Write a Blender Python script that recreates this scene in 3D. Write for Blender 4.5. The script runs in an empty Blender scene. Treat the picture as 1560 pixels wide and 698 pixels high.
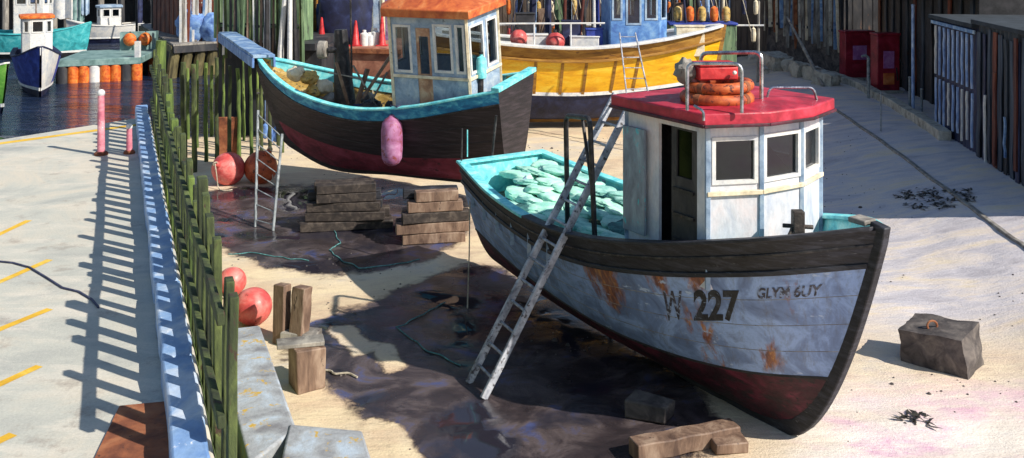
import bpy, bmesh, math, random
from mathutils import Vector as V, Matrix, noise
random.seed(11)
RND = random.Random(5)
scene = bpy.context.scene
COL = scene.collection
F = 1500.0
CZ = 7.6
QZ = 3.6           # quay level above the harbour bed

# ------------------------------------------------------------------ helpers: surveying the place
def smooth(x):
    x = max(0.0, min(1.0, x)); return x*x*(3-2*x)
def ground_z(x, y):
    z = .05*noise.noise(V((x*.35, y*.35, 1.3))) + .026*noise.noise(V((x*1.3, y*1.3, 4.1))) + .014*noise.noise(V((x*2.7, y*2.7, 8.2)))
    z += .9*smooth((x-8.5)/6.5)
    z += .7*smooth((y-48)/12)*smooth((x+2)/8)
    z -= 1.6*smooth((y-39)/8)*smooth((-3-x)/6)
    return z
def P(px, py, z):
    d = (CZ-z)*F/(py+80.0)
    return V(((px-780)/F*d, d, z))
def PD(px, py, d):
    return V(((px-780)/F*d, d, CZ-(py+80)/F*d))
def G(px, py):
    z = 0.0
    for _ in range(25):
        p = P(px, py, z); z = .5*z+.5*ground_z(p.x, p.y)
    p = P(px, py, z); p.z = ground_z(p.x, p.y); return p
def S(r, g, b, k=1.0):
    f = lambda c: ((c/255+.055)/1.055)**2.4 if c > 10 else c/255/12.92
    return (f(r)*k, f(g)*k, f(b)*k, 1)

# ------------------------------------------------------------------ mesh builder
class MB:
    def __init__(s): s.v = []; s.f = []
    def add(s, vs, fs):
        n = len(s.v); s.v += [V(p) for p in vs]; s.f += [tuple(i+n for i in f) for f in fs]; return s
    def box(s, c, size, R=None, jit=0):
        h = V(size)/2; vs = []
        for x in (-1, 1):
            for y in (-1, 1):
                for z in (-1, 1):
                    p = V((x*h.x, y*h.y, z*h.z))
                    if jit: p += V((RND.uniform(-jit, jit), RND.uniform(-jit, jit), RND.uniform(-jit, jit)))
                    if R: p = R @ p
                    vs.append(p+V(c))
        return s.add(vs, [(0,1,3,2),(4,6,7,5),(0,4,5,1),(2,3,7,6),(0,2,6,4),(1,5,7,3)])
    def beam(s, p0, p1, w, h, up=V((0,0,1)), seg=1, jit=0):
        p0, p1 = V(p0), V(p1); d = (p1-p0).normalized()
        if abs(d.dot(up)) > .98: up = V((0,1,0))
        r = d.cross(up).normalized(); u = r.cross(d)
        rings = []
        for i in range(seg+1):
            c = p0.lerp(p1, i/seg)
            if jit: c = c + r*RND.uniform(-jit, jit)+u*RND.uniform(-jit, jit)
            rings.append([c-r*w/2-u*h/2, c+r*w/2-u*h/2, c+r*w/2+u*h/2, c-r*w/2+u*h/2])
        return s.loft(rings)
    def loft(s, rings, closed=True, caps=True):
        n = len(rings[0]); vs = [p for r in rings for p in r]; fs = []
        for i in range(len(rings)-1):
            for j in range(n if closed else n-1):
                k = (j+1) % n
                fs.append((i*n+j, i*n+k, (i+1)*n+k, (i+1)*n+j))
        if caps and closed:
            fs.append(tuple(range(n))); fs.append(tuple((len(rings)-1)*n+j for j in range(n)))
        return s.add(vs, fs)
    def cyl(s, p0, p1, r0, r1=None, n=10):
        return s.tube([p0, p1], [r0, r0 if r1 is None else r1], n)
    def tube(s, path, r, n=8, closed=False):
        path = [V(p) for p in path]; m = len(path)
        rr = r if isinstance(r, (list, tuple)) else [r]*m
        rings = []; ref = None
        for i, p in enumerate(path):
            if closed: d = path[(i+1) % m]-path[i-1]
            else: d = path[min(i+1, m-1)]-path[max(i-1, 0)]
            d.normalize()
            if ref is None: ref = d.orthogonal().normalized()
            ref = (ref-d*ref.dot(d)).normalized(); b = d.cross(ref)
            rings.append([p+(ref*math.cos(2*math.pi*j/n)+b*math.sin(2*math.pi*j/n))*rr[i] for j in range(n)])
        if closed: rings.append(rings[0]); return s.loft(rings, caps=False)
        return s.loft(rings)
    def ball(s, c, r, nu=20, nv=12, R=None, fn=None):
        r = V(r) if isinstance(r, (tuple, list, V)) else V((r, r, r)); rings = []
        for i in range(nv+1):
            a = math.pi*i/nv; a = min(max(a, .02), math.pi-.02); ring = []
            for j in range(nu):
                b = 2*math.pi*j/nu
                q = V((math.sin(a)*math.cos(b), math.sin(a)*math.sin(b), math.cos(a)))
                if fn: q = q*fn(q)
                p = V((q.x*r.x, q.y*r.y, q.z*r.z))
                if R: p = R @ p
                ring.append(p+V(c))
            rings.append(ring)
        return s.loft(rings)
    def lathe(s, c, prof, n=20):
        c = V(c)
        return s.loft([[c+V((r*math.cos(2*math.pi*j/n), r*math.sin(2*math.pi*j/n), z)) for j in range(n)] for r, z in prof])
    def prism(s, poly, z0, z1):
        n = len(poly)
        vs = [V((p[0], p[1], z0)) for p in poly]+[V((p[0], p[1], z1)) for p in poly]
        return s.add(vs, [tuple(range(n)), tuple(range(n, 2*n))]+[(i, (i+1) % n, n+(i+1) % n, n+i) for i in range(n)])
    def build(s, name, mat, parent=None, origin=None, bevel=0, sharp=35, subsurf=0):
        if origin is None: origin = root_of(parent) if parent else V((0,0,0))
        me = bpy.data.meshes.new(name)
        me.from_pydata([tuple(p-origin) for p in s.v], [], s.f)
        bm = bmesh.new(); bm.from_mesh(me); bmesh.ops.recalc_face_normals(bm, faces=bm.faces); bm.to_mesh(me); bm.free()
        for p in me.polygons: p.use_smooth = True
        me.set_sharp_from_angle(angle=math.radians(sharp))
        me.materials.append(mat)
        o = bpy.data.objects.new(name, me); COL.objects.link(o)
        if parent: o.parent = parent
        else: o.location = origin
        if bevel:
            b = o.modifiers.new('bevel', 'BEVEL'); b.width = bevel; b.segments = 2; b.limit_method = 'ANGLE'; b.angle_limit = math.radians(40)
        return o
def root_of(o):
    while o.parent: o = o.parent
    return V(o.location)
def tag(o, label=None, cat=None, group=None, kind=None):
    if label: o['label'] = label
    if cat: o['category'] = cat
    if group: o['group'] = group
    if kind: o['kind'] = kind
    return o
def thing(name, loc, label, cat, group=None):
    o = bpy.data.objects.new(name, None); COL.objects.link(o); o.location = loc; o.empty_display_size = .2
    return tag(o, label, cat, group)
def dup(root, loc, rotz=0, label=None, scale=1):
    r = root.copy(); COL.objects.link(r); r.location = loc; r.rotation_euler = (0, 0, rotz); r.scale = (scale,)*3
    if label: r['label'] = label
    def kids(a, b):
        for ch in list(a.children):
            c = ch.copy(); COL.objects.link(c); c.parent = b; kids(ch, c)
    kids(root, r)
    return r
def rz(a): return Matrix.Rotation(a, 3, 'Z')
def rot(x, y, z): return Matrix.Rotation(z, 3, 'Z') @ Matrix.Rotation(y, 3, 'Y') @ Matrix.Rotation(x, 3, 'X')

# ------------------------------------------------------------------ materials
def newmat(name):
    m = bpy.data.materials.new(name); m.use_nodes = True
    nt = m.node_tree; return m, nt, nt.nodes['Principled BSDF']
def N(nt, t, **k):
    n = nt.nodes.new(t)
    for a, b in k.items():
        if a.startswith('i_'): n.inputs[a[2:].replace('_', ' ')].default_value = b
        else: setattr(n, a, b)
    return n
def ramp(nt, fac, stops):
    r = N(nt, 'ShaderNodeValToRGB'); e = r.color_ramp.elements
    while len(e) < len(stops): e.new(.5)
    for el, (p, c) in zip(e, stops): el.position = p; el.color = c
    nt.links.new(fac, r.inputs[0]); return r.outputs[0]
def mix(nt, fac, a, b, mode='MIX'):
    m = N(nt, 'ShaderNodeMix', data_type='RGBA', blend_type=mode)
    for sock, val in ((m.inputs[0], fac), (m.inputs[6], a), (m.inputs[7], b)):
        if hasattr(val, 'links'): nt.links.new(val, sock)
        else: sock.default_value = val
    return m.outputs[2]
def math_n(nt, op, a, b=0.0, clamp=False):
    m = N(nt, 'ShaderNodeMath', operation=op, use_clamp=clamp)
    for i, val in enumerate((a, b)):
        if hasattr(val, 'links'): nt.links.new(val, m.inputs[i])
        else: m.inputs[i].default_value = val
    return m.outputs[0]
def coords(nt, scale=(1,1,1), world=False, rand=False):
    mp = N(nt, 'ShaderNodeMapping'); mp.inputs['Scale'].default_value = scale
    src = N(nt, 'ShaderNodeNewGeometry').outputs['Position'] if world else N(nt, 'ShaderNodeTexCoord').outputs['Object']
    if rand:
        oi = N(nt, 'ShaderNodeObjectInfo'); ad = N(nt, 'ShaderNodeVectorMath', operation='ADD')
        sc = N(nt, 'ShaderNodeVectorMath', operation='SCALE'); sc.inputs[0].default_value = (1, 1, 1); sc.inputs['Scale'].default_value = 1
        nt.links.new(math_n(nt, 'MULTIPLY', oi.outputs['Random'], 37.0), sc.inputs['Scale'])
        nt.links.new(src, ad.inputs[0]); nt.links.new(sc.outputs[0], ad.inputs[1]); src = ad.outputs[0]
    nt.links.new(src, mp.inputs['Vector']); return mp.outputs[0]
def nz(nt, vec, scale, detail=4, rough=.55, dist=0.0):
    n = N(nt, 'ShaderNodeTexNoise'); n.inputs['Scale'].default_value = scale; n.inputs['Detail'].default_value = detail
    n.inputs['Roughness'].default_value = rough; n.inputs['Distortion'].default_value = dist
    nt.links.new(vec, n.inputs['Vector']); return n.outputs['Fac']
def bump(nt, bsdf, h, strength, dist=.02):
    b = N(nt, 'ShaderNodeBump'); b.inputs['Strength'].default_value = strength; b.inputs['Distance'].default_value = dist
    nt.links.new(h, b.inputs['Height']); nt.links.new(b.outputs[0], bsdf.inputs['Normal'])
def M(name, c1, c2=None, c3=None, scale=2.5, rough=.65, stretch=(1,1,1), bmp=.35, bscale=14, metal=0, wear=None, wearamt=.62, rand=True, lo=.33, hi=.67):
    """painted or weathered surface: up to three of its own colours broken by noise, optional worn patches, bumpy"""
    m, nt, b = newmat(name)
    c2 = c2 or tuple(x*.72 for x in c1[:3])+(1,); c3 = c3 or c1
    vec = coords(nt, stretch, rand=rand)
    col = ramp(nt, nz(nt, vec, scale, 5, .62, .6), [(lo, c2), (.5, c1), (hi, c3)])
    fine = nz(nt, vec, bscale, 4, .7)
    col = mix(nt, .35, col, ramp(nt, fine, [(.3, (.62,.62,.62,1)), (.7, (1.25,1.25,1.25,1))]), 'MULTIPLY')
    if wear:
        w = ramp(nt, nz(nt, vec, scale*1.9+.7, 6, .7, .4), [(wearamt-.02, (0,0,0,1)), (wearamt+.03, (1,1,1,1))])
        col = mix(nt, w, col, wear)
    nt.links.new(col, b.inputs['Base Color'])
    nt.links.new(ramp(nt, fine, [(.3, (max(rough-.12, .03),)*3+(1,)), (.7, (min(rough+.15, 1),)*3+(1,))]), b.inputs['Roughness'])
    b.inputs['Metallic'].default_value = metal
    if bmp: bump(nt, b, fine, bmp, .012)
    return m
C = {}
C['black_timber'] = M('black_timber', S(38,39,46), S(24,25,30), S(58,60,70), stretch=(1,1,6), scale=3, wear=S(104,106,112), wearamt=.66, rough=.6)
C['tar_hull'] = M('tar_hull', S(40,35,39), S(25,22,26), S(62,54,60), stretch=(.6,.6,7), scale=2.2, wear=S(98,88,82), wearamt=.7, rough=.6)
C['antifoul'] = M('antifoul', S(66,20,36), S(34,15,24), S(108,38,60), stretch=(1,1,2), scale=1.6, wear=S(36,24,30), wearamt=.55, rough=.62)
C['antifoul_pink'] = M('antifoul_pink', S(118,44,60), S(80,28,42), S(140,64,84), stretch=(1,1,2), scale=1.6, wear=S(58,36,42), wearamt=.62)
C['blue_rail'] = M('blue_rail', S(40,134,180), S(26,98,146), S(96,190,212), scale=3, stretch=(1,1,2), wear=S(60,60,66), wearamt=.64)
C['turq'] = M('turq', S(120,216,220), S(80,180,196), S(168,234,230), scale=4, wear=S(52,80,90), wearamt=.68)
C['mint'] = M('mint', S(174,230,208), S(132,206,190), S(202,238,220), scale=2.6, rough=.8, bmp=.6, bscale=9)
C['mint_grey'] = M('mint_grey', S(150,206,194), S(104,168,160), S(188,226,212), scale=3.4, rough=.85, bmp=.8, bscale=30)
C['teal_net'] = M('teal_net', S(52,104,104), S(30,64,70), S(84,146,140), scale=5, rough=.9, bmp=.9, bscale=40)
C['white_paint'] = M('white_paint', S(214,214,212), S(186,190,198), S(232,226,216), scale=2.2, wear=S(150,142,138), wearamt=.68, rough=.5)
C['house_white'] = M('house_white', S(206,208,214), S(176,184,200), S(226,214,214), scale=1.8, stretch=(1,1,.5), wear=S(196,160,164), wearamt=.66, rough=.5)
C['house_blue'] = M('house_blue', S(150,172,196), S(112,136,164), S(186,200,210), scale=2.2, wear=S(92,104,118), wearamt=.66, rough=.55)
C['red_roof'] = M('red_roof', S(178,36,58), S(138,22,42), S(200,66,86), scale=2, wear=S(118,34,60), wearamt=.64, rough=.5)
C['orange_roof'] = M('orange_roof', S(200,104,52), S(168,72,40), S(220,140,84), scale=2.2, wear=S(120,62,46), wearamt=.67, rough=.6)
C['tan_frame'] = M('tan_frame', S(178,134,106), S(142,104,84), S(206,176,148), scale=3)
C['cream'] = M('cream', S(222,208,178), S(190,176,150), S(236,226,204), scale=3, wear=S(150,132,112), wearamt=.67)
C['dark_inside'] = M('dark_inside', S(40,40,44), S(26,26,30), S(56,54,58), scale=3)
C['door_dark'] = M('door_dark', S(52,50,52), S(34,34,38), S(78,76,76), scale=3, stretch=(1,1,.4), wear=S(104,100,98), wearamt=.68)
C['door_grey'] = M('door_grey', S(126,138,150), S(88,98,110), S(150,170,180), scale=3, stretch=(1,1,.4), wear=S(64,190,200), wearamt=.62)
C['steel'] = M('steel', S(176,180,190), S(120,122,134), S(214,216,222), scale=6, rough=.28, metal=.9, bmp=.1, wear=S(70,62,64), wearamt=.68)
C['dark_steel'] = M('dark_steel', S(46,46,50), S(32,30,32), S(80,76,76), scale=5, rough=.5, metal=.3, wear=S(96,66,52), wearamt=.66)
C['ladder'] = M('ladder', S(166,170,180), S(116,118,128), S(206,208,214), scale=5, rough=.55, metal=.2, stretch=(1,1,1), wear=S(78,74,78), wearamt=.58)
C['grey_ladder'] = M('grey_ladder', S(128,136,140), S(96,102,108), S(160,166,170), scale=5, wear=S(70,66,64), wearamt=.62)
C['orange'] = M('orange_float', S(214,104,36), S(168,66,28), S(232,142,64), scale=4, rough=.55, wear=S(112,48,34), wearamt=.66)
C['ring'] = M('ring_orange', S(186,86,40), S(140,58,30), S(208,116,60), scale=4, rough=.6, wear=S(88,42,36), wearamt=.58)
C['red_box'] = M('red_box', S(196,42,46), S(150,26,34), S(214,74,74), scale=3, rough=.5)
C['buoy'] = M('buoy_coral', S(206,88,84), S(168,58,62), S(222,134,126), scale=2.6, rough=.45, bmp=.3, wear=S(122,58,54), wearamt=.63)
C['buoy_rust'] = M('buoy_rust', S(186,84,44), S(128,50,30), S(206,112,72), scale=3.2, rough=.55, wear=S(88,42,30), wearamt=.58)
C['fender'] = M('fender_mauve', S(168,108,150), S(136,74,108), S(190,140,178), scale=2.5, rough=.55, bmp=.4, wear=S(140,70,72), wearamt=.57)
C['weed'] = M('weed_timber', S(62,72,42), S(36,42,30), S(100,112,60), scale=3.5, stretch=(1,1,.35), rough=.9, bmp=.9, bscale=26, wear=S(62,46,38), wearamt=.62)
C['weed_bright'] = M('weed_bright', S(80,100,46), S(46,60,34), S(124,144,70), scale=2.6, stretch=(1,1,.25), rough=.9, bmp=.9, bscale=26, wear=S(44,56,34), wearamt=.6)
C['olive'] = M('olive_pile', S(96,88,58), S(60,56,40), S(128,118,80), scale=3, stretch=(1,1,.3), bmp=.6)
C['kerb_blue'] = M('kerb_blue', S(140,172,212), S(106,142,194), S(214,222,232), scale=2.2, stretch=(1,.6,1), rough=.5, wear=S(236,238,242), wearamt=.66)  # white kerb paint with its side's blue shade put into the colour
C['old_wood'] = M('old_wood', S(124,100,84), S(86,66,56), S(156,134,116), scale=4, stretch=(1,1,.3), bmp=.7, bscale=22, wear=S(60,46,42), wearamt=.64)
C['dark_wood'] = M('dark_wood', S(58,50,46), S(36,31,30), S(92,82,74), scale=3.5, stretch=(1.6,.5,1.6), bmp=.8, bscale=22, wear=S(120,106,92), wearamt=.7)
C['grey_wood'] = M('grey_wood', S(132,128,122), S(94,88,84), S(170,164,154), scale=3.5, stretch=(1,1,.3), bmp=.7, bscale=24, wear=S(70,58,54), wearamt=.64)
C['rust'] = M('rust_plate', S(142,84,54), S(100,56,40), S(170,112,76), scale=3, rough=.85, bmp=.6, wear=S(72,48,42), wearamt=.64)
C['lichen'] = M('lichen_beam', S(158,162,166), S(124,124,128), S(176,190,204), scale=2.2, rough=.8, bmp=.7, bscale=18, wear=S(190,156,66), wearamt=.6)
C['stone'] = M('stone', S(82,76,74), S(50,46,47), S(114,106,100), scale=3, rough=.85, bmp=.9, bscale=9)
C['pale_stone'] = M('pale_stone', S(176,172,160), S(130,124,116), S(200,196,184), scale=3, rough=.85, bmp=.8, bscale=9)
C['yellow_hull'] = M('yellow_hull', S(236,178,22), S(212,146,18), S(242,202,60), scale=1.4, stretch=(.6,.6,2.5), wear=S(200,106,46), wearamt=.68, rough=.45)
C['ochre'] = M('ochre_strake', S(150,106,38), S(116,78,30), S(176,132,56), scale=2, stretch=(.6,.6,3), wear=S(92,58,34), wearamt=.62)
C['navy'] = M('navy', S(30,36,70), S(20,24,48), S(48,58,98), scale=2, wear=S(78,84,104), wearamt=.68)
C['royal'] = M('royal_blue', S(46,66,156), S(32,46,116), S(74,98,184), scale=2)
C['teal'] = M('teal_hull', S(60,178,186), S(40,132,140), S(112,206,208), scale=2)
C['green_hull'] = M('green_hull', S(94,158,58), S(66,120,46), S(134,186,84), scale=2)
C['sky_blue'] = M('cabin_blue', S(92,138,196), S(66,104,166), S(136,174,212), scale=2.2, wear=S(70,80,120), wearamt=.66)
C['tarp_blue'] = M('tarp_blue', S(96,132,190), S(62,92,150), S(140,174,214), scale=2.4, rough=.6, bmp=.6, bscale=6)
C['plank_blue'] = M('plank_blue', S(112,146,186), S(70,100,150), S(172,192,208), scale=2.4)
C['green_hut'] = M('green_hut', S(112,138,102), S(70,92,70), S(146,168,128), scale=2, stretch=(2,2,.3), wear=S(60,66,58), wearamt=.6)
C['rust_hut'] = M('rust_hut', S(98,44,34), S(60,28,26), S(140,76,48), scale=2, stretch=(1,1,.3))
C['pontoon_green'] = M('pontoon_green', S(112,142,140), S(80,108,106), S(140,166,162), scale=1.5)
C['shed_dark'] = M('shed_dark', S(44,54,66), S(26,32,42), S(64,74,86), scale=1.8, stretch=(1,1,.3), wear=S(78,52,50), wearamt=.63, rough=.7)
C['shed_slate'] = M('shed_slate', S(50,62,78), S(32,40,54), S(70,84,100), scale=2, stretch=(1.5,1.5,.25), wear=S(88,60,56), wearamt=.64, rough=.7)
C['shed_roof'] = M('shed_roof', S(40,48,56), S(28,34,40), S(54,62,70), scale=2, rough=.9)
C['shed_navy'] = M('shed_navy', S(40,48,80), S(26,30,54), S(58,68,104), scale=2, stretch=(1,1,.3), rough=.6)
C['batten'] = M('batten', S(150,178,222), S(104,134,190), S(206,220,240), scale=5, stretch=(1,1,.4))
C['pier_dark'] = M('pier_dark', S(44,46,52), S(26,28,34), S(72,70,70), scale=1.5, stretch=(1,1,.3), wear=S(96,70,56), wearamt=.64)
C['board_brown'] = M('board_brown', S(92,78,68), S(58,48,46), S(128,112,96), scale=1.6, stretch=(1,1,.25), wear=S(66,80,112), wearamt=.63, bmp=.6)
C['pump_red'] = M('pump_red', S(140,26,46), S(104,18,38), S(164,44,66), scale=1.6, rough=.4)
C['mauve'] = M('mauve_panel', S(168,104,166), S(140,80,140), S(186,136,184), scale=3)
C['pink_paint'] = M('pink_paint', S(208,128,142), S(180,96,116), S(224,164,172), scale=4, wear=S(226,214,214), wearamt=.64)
C['yellow_paint'] = M('yellow_paint', S(222,178,52), S(206,160,40), S(232,198,92), scale=3, wear=S(180,176,160), wearamt=.68, rough=.8, bmp=.2)
C['text_black'] = M('text_black', S(38,40,44), S(26,28,32), S(58,62,70), scale=6, wear=S(118,134,156), wearamt=.62)
C['text_grey'] = M('text_grey', S(62,62,72), S(44,44,52), S(90,92,106), scale=6, wear=S(140,156,186), wearamt=.55)
C['rope'] = M('rope', S(176,166,146), S(130,120,104), S(206,198,180), scale=8, rough=.9)
C['teal_rope'] = M('teal_rope', S(76,132,134), S(52,96,102), S(120,176,172), scale=8, rough=.9)
C['dark_rope'] = M('dark_rope', S(58,64,92), S(40,44,66), S(84,88,110), scale=8, rough=.9)
C['yellow_in'] = M('yellow_inner', S(196,162,84), S(150,118,70), S(222,198,140), scale=2.4, stretch=(1,1,2), wear=S(84,78,70), wearamt=.58)
C['deck_wood'] = M('deck_wood', S(120,110,96), S(82,74,66), S(150,140,124), scale=3, stretch=(1,4,1), wear=S(62,58,58), wearamt=.6)
C['brown_barge'] = M('brown_barge', S(156,104,84), S(116,74,62), S(184,134,110), scale=1.6)
C['seaweed'] = M('seaweed', S(44,40,34), S(28,26,24), S(70,66,48), scale=6, rough=.5)
C['violet_cloth'] = M('violet_cloth', S(120,96,140), S(86,66,104), S(150,130,164), scale=3)

def hull_grey():
    m, nt, b = newmat('grey_hull_paint')
    vec = coords(nt, (1, 1, 1))
    base = ramp(nt, nz(nt, vec, 1.3, 6, .65, 1.0), [(.3, S(92,110,146)), (.46, S(118,142,186)), (.58, S(150,178,226)), (.72, S(106,120,152))])
    st = coords(nt, (3.2, 3.2, .55))
    rm = math_n(nt, 'MULTIPLY', nz(nt, st, 1.6, 6, .7, .3), nz(nt, coords(nt, (.9, .9, .5)), 1.1, 3, .5))
    near = None
    for pt_, rad in RUST:
        vd = N(nt, 'ShaderNodeVectorMath', operation='DISTANCE'); nt.links.new(coords(nt, (1,1,.55)), vd.inputs[0]); vd.inputs[1].default_value = (pt_[0], pt_[1], pt_[2]*.55)
        k_ = math_n(nt, 'MULTIPLY', math_n(nt, 'SUBTRACT', 1.0, math_n(nt, 'DIVIDE', vd.outputs['Value'], rad), True), .27)
        near = k_ if near is None else math_n(nt, 'MAXIMUM', near, k_)
    rm = math_n(nt, 'SUBTRACT', math_n(nt, 'ADD', rm, near), .02)
    rust = ramp(nt, rm, [(.325, (0,0,0,1)), (.42, (.95,.95,.95,1))])
    rustc = ramp(nt, nz(nt, st, 4, 4, .7), [(.3, S(84,54,42)), (.5, S(136,82,50)), (.68, S(190,134,66))])
    col = mix(nt, rust, base, rustc)
    grime = ramp(nt, nz(nt, coords(nt, (5, 5, .5)), 1.5, 6, .75), [(.52, (0,0,0,1)), (.75, (.8,.8,.8,1))])
    col = mix(nt, grime, col, S(104,106,114))
    white = ramp(nt, nz(nt, coords(nt, (1.2, 1.2, 2.4)), 2.1, 5, .65), [(.64, (0,0,0,1)), (.68, (1,1,1,1))])
    col = mix(nt, white, col, S(176,194,222))
    nt.links.new(col, b.inputs['Base Color']); b.inputs['Roughness'].default_value = .5
    bump(nt, b, nz(nt, coords(nt, (1,1,5)), 4, 6, .7), .3, .02)
    return m
RUST = [((-.72,-1.58,1.75), .6), ((-.09,-2.6,2.35), .38), ((-1.02,-1.3,2.0), .42), ((.41,-3.1,2.5), .3), ((1.55,-3.4,1.3), .35)]
C['hull_grey'] = hull_grey()

def glass(name, tint, f):
    m, nt, b = newmat(name); nt.nodes.remove(b); out = nt.nodes['Material Output']
    t = N(nt, 'ShaderNodeBsdfTransparent'); t.inputs[0].default_value = tint
    g = N(nt, 'ShaderNodeBsdfGlossy'); g.inputs['Roughness'].default_value = .06; g.inputs[0].default_value = (.9,.95,1,1)
    fr = N(nt, 'ShaderNodeLayerWeight'); fr.inputs[0].default_value = .5
    mx = N(nt, 'ShaderNodeMixShader'); nt.links.new(math_n(nt, 'ADD', math_n(nt, 'POWER', fr.outputs['Facing'], 4.0), f), mx.inputs[0])
    nt.links.new(t.outputs[0], mx.inputs[1]); nt.links.new(g.outputs[0], mx.inputs[2]); nt.links.new(mx.outputs[0], out.inputs[0])
    return m
C['glass'] = glass('window_glass', (.55,.6,.62,1), .06)
C['door_glass'] = glass('door_glass', (.12,.13,.15,1), .012)
C['smoked'] = glass('salted_glass', (.2,.23,.26,1), .07)

def ground_mat():
    m, nt, b = newmat('sand_and_mud')
    w = coords(nt, (1,1,1), world=True)
    ws = coords(nt, (.55, 1.5, 1), world=True)          # tide-combed streaks
    big = nz(nt, w, .22, 5, .6, .8)
    sand = ramp(nt, big, [(.30, S(188,168,146)), (.44, S(208,184,154)), (.54, S(216,198,170)), (.66, S(196,188,178))])
    st = nz(nt, ws, 1.1, 6, .68, .6)
    sand = mix(nt, ramp(nt, st, [(.45, (0,0,0,1)), (.62, (.75,.75,.75,1))]), sand, S(226,208,172))
    sand = mix(nt, ramp(nt, nz(nt, ws, 2.3, 6, .7, .4), [(.58, (0,0,0,1)), (.72, (.6,.6,.6,1))]), sand, S(152,134,116))
    at = N(nt, 'ShaderNodeAttribute', attribute_name='zone'); sep = N(nt, 'ShaderNodeSeparateColor'); nt.links.new(at.outputs['Color'], sep.inputs[0])
    wet, pink, grey = sep.outputs[0], sep.outputs[1], sep.outputs[2]
    n1 = nz(nt, w, .9, 6, .65, .5)
    pk = math_n(nt, 'MULTIPLY', pink, ramp(nt, nz(nt, coords(nt, (.8,1.2,1), world=True), .55, 5, .6, .6), [(.42, (0,0,0,1)), (.56, (1,1,1,1))]))
    whitish = mix(nt, ramp(nt, nz(nt, ws, .9, 5, .6), [(.35, (0,0,0,1)), (.6, (1,1,1,1))]), S(218,204,192), S(236,230,222))
    sand = mix(nt, math_n(nt, 'MULTIPLY', pink, .8), sand, whitish)
    sand = mix(nt, math_n(nt, 'MULTIPLY', math_n(nt, 'MULTIPLY', pk, .9), ramp(nt, nz(nt, ws, 2.6, 6, .75, .6), [(.4, (.25,.25,.25,1)), (.6, (1,1,1,1))])), sand, S(212,164,188))
    gs = ramp(nt, nz(nt, ws, .8, 6, .65, .7), [(.32, S(160,158,170)), (.46, S(192,190,200)), (.58, S(214,204,198)), (.70, S(222,206,176))])
    sand = mix(nt, math_n(nt, 'MULTIPLY', grey, .85), sand, gs)
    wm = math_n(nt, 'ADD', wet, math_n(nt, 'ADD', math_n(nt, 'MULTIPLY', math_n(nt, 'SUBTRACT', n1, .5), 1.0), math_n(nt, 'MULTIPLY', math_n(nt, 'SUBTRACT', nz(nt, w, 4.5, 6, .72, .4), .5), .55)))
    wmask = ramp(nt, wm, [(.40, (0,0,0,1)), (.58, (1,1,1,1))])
    mud = ramp(nt, nz(nt, w, 1.0, 6, .65, .8), [(.30, S(40,35,38)), (.46, S(62,54,56)), (.56, S(92,82,82)), (.66, S(74,82,124))])  # blue stop puts sky reflection and shade into the mud colour
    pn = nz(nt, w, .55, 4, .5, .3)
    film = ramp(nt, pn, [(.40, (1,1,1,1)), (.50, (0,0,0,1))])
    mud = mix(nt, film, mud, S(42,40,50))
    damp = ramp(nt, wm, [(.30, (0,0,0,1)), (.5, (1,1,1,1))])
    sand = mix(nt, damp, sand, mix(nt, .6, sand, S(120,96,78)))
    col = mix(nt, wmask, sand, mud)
    nt.links.new(mix(nt, .4, col, ramp(nt, nz(nt, w, 34, 3, .7), [(.3, (.7,.7,.7,1)), (.7, (1.2,1.2,1.2,1))]), 'MULTIPLY'), b.inputs['Base Color'])
    pud = ramp(nt, pn, [(.40, (.04,.04,.04,1)), (.58, (.36,.36,.36,1))])
    nt.links.new(mix(nt, wmask, (.9,.9,.9,1), pud), b.inputs['Roughness'])
    h = math_n(nt, 'ADD', nz(nt, ws, 3.5, 6, .7), math_n(nt, 'MULTIPLY', nz(nt, w, 26, 4, .7), .35))
    hh = math_n(nt, 'MULTIPLY', h, math_n(nt, 'SUBTRACT', 1.0, math_n(nt, 'MULTIPLY', wmask, math_n(nt, 'ADD', .6, math_n(nt, 'MULTIPLY', film, .39)))))
    bump(nt, b, hh, .7, .06)
    return m
def quay_mat():
    m, nt, b = newmat('quay_concrete')
    w = coords(nt, (1,1,1), world=True); ws = coords(nt, (.5,1.6,1), world=True)
    c = ramp(nt, nz(nt, w, .45, 6, .65, .8), [(.3, S(158,160,156)), (.46, S(186,186,176)), (.58, S(202,194,178)), (.7, S(172,178,178))])
    c = mix(nt, ramp(nt, nz(nt, ws, 1.3, 6, .7, .5), [(.5, (0,0,0,1)), (.68, (.8,.8,.8,1))]), c, S(214,206,192))
    c = mix(nt, ramp(nt, nz(nt, w, 1.7, 7, .75), [(.56, (0,0,0,1)), (.72, (.8,.8,.8,1))]), c, S(140,126,116))
    c = mix(nt, .35, c, ramp(nt, nz(nt, w, 40, 3, .7), [(.3, (.7,.7,.7,1)), (.7, (1.2,1.2,1.2,1))]), 'MULTIPLY')
    nt.links.new(c, b.inputs['Base Color']); b.inputs['Roughness'].default_value = .85
    bump(nt, b, math_n(nt, 'ADD', nz(nt, w, 30, 5, .7), nz(nt, w, 3, 4, .6)), .35, .015)
    return m
def water_mat():
    m, nt, b = newmat('harbour_water')
    w = coords(nt, (.35, 1.2, 1), world=True)
    nt.links.new(ramp(nt, nz(nt, w, .5, 4, .6), [(.35, S(18,28,48)), (.65, S(34,48,76))]), b.inputs['Base Color'])
    b.inputs['Roughness'].default_value = .08
    bump(nt, b, nz(nt, w, 1.6, 5, .6, .4), 1.0, .45)
    return m
C['ground'] = ground_mat(); C['quay'] = quay_mat(); C['water'] = water_mat()

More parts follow.
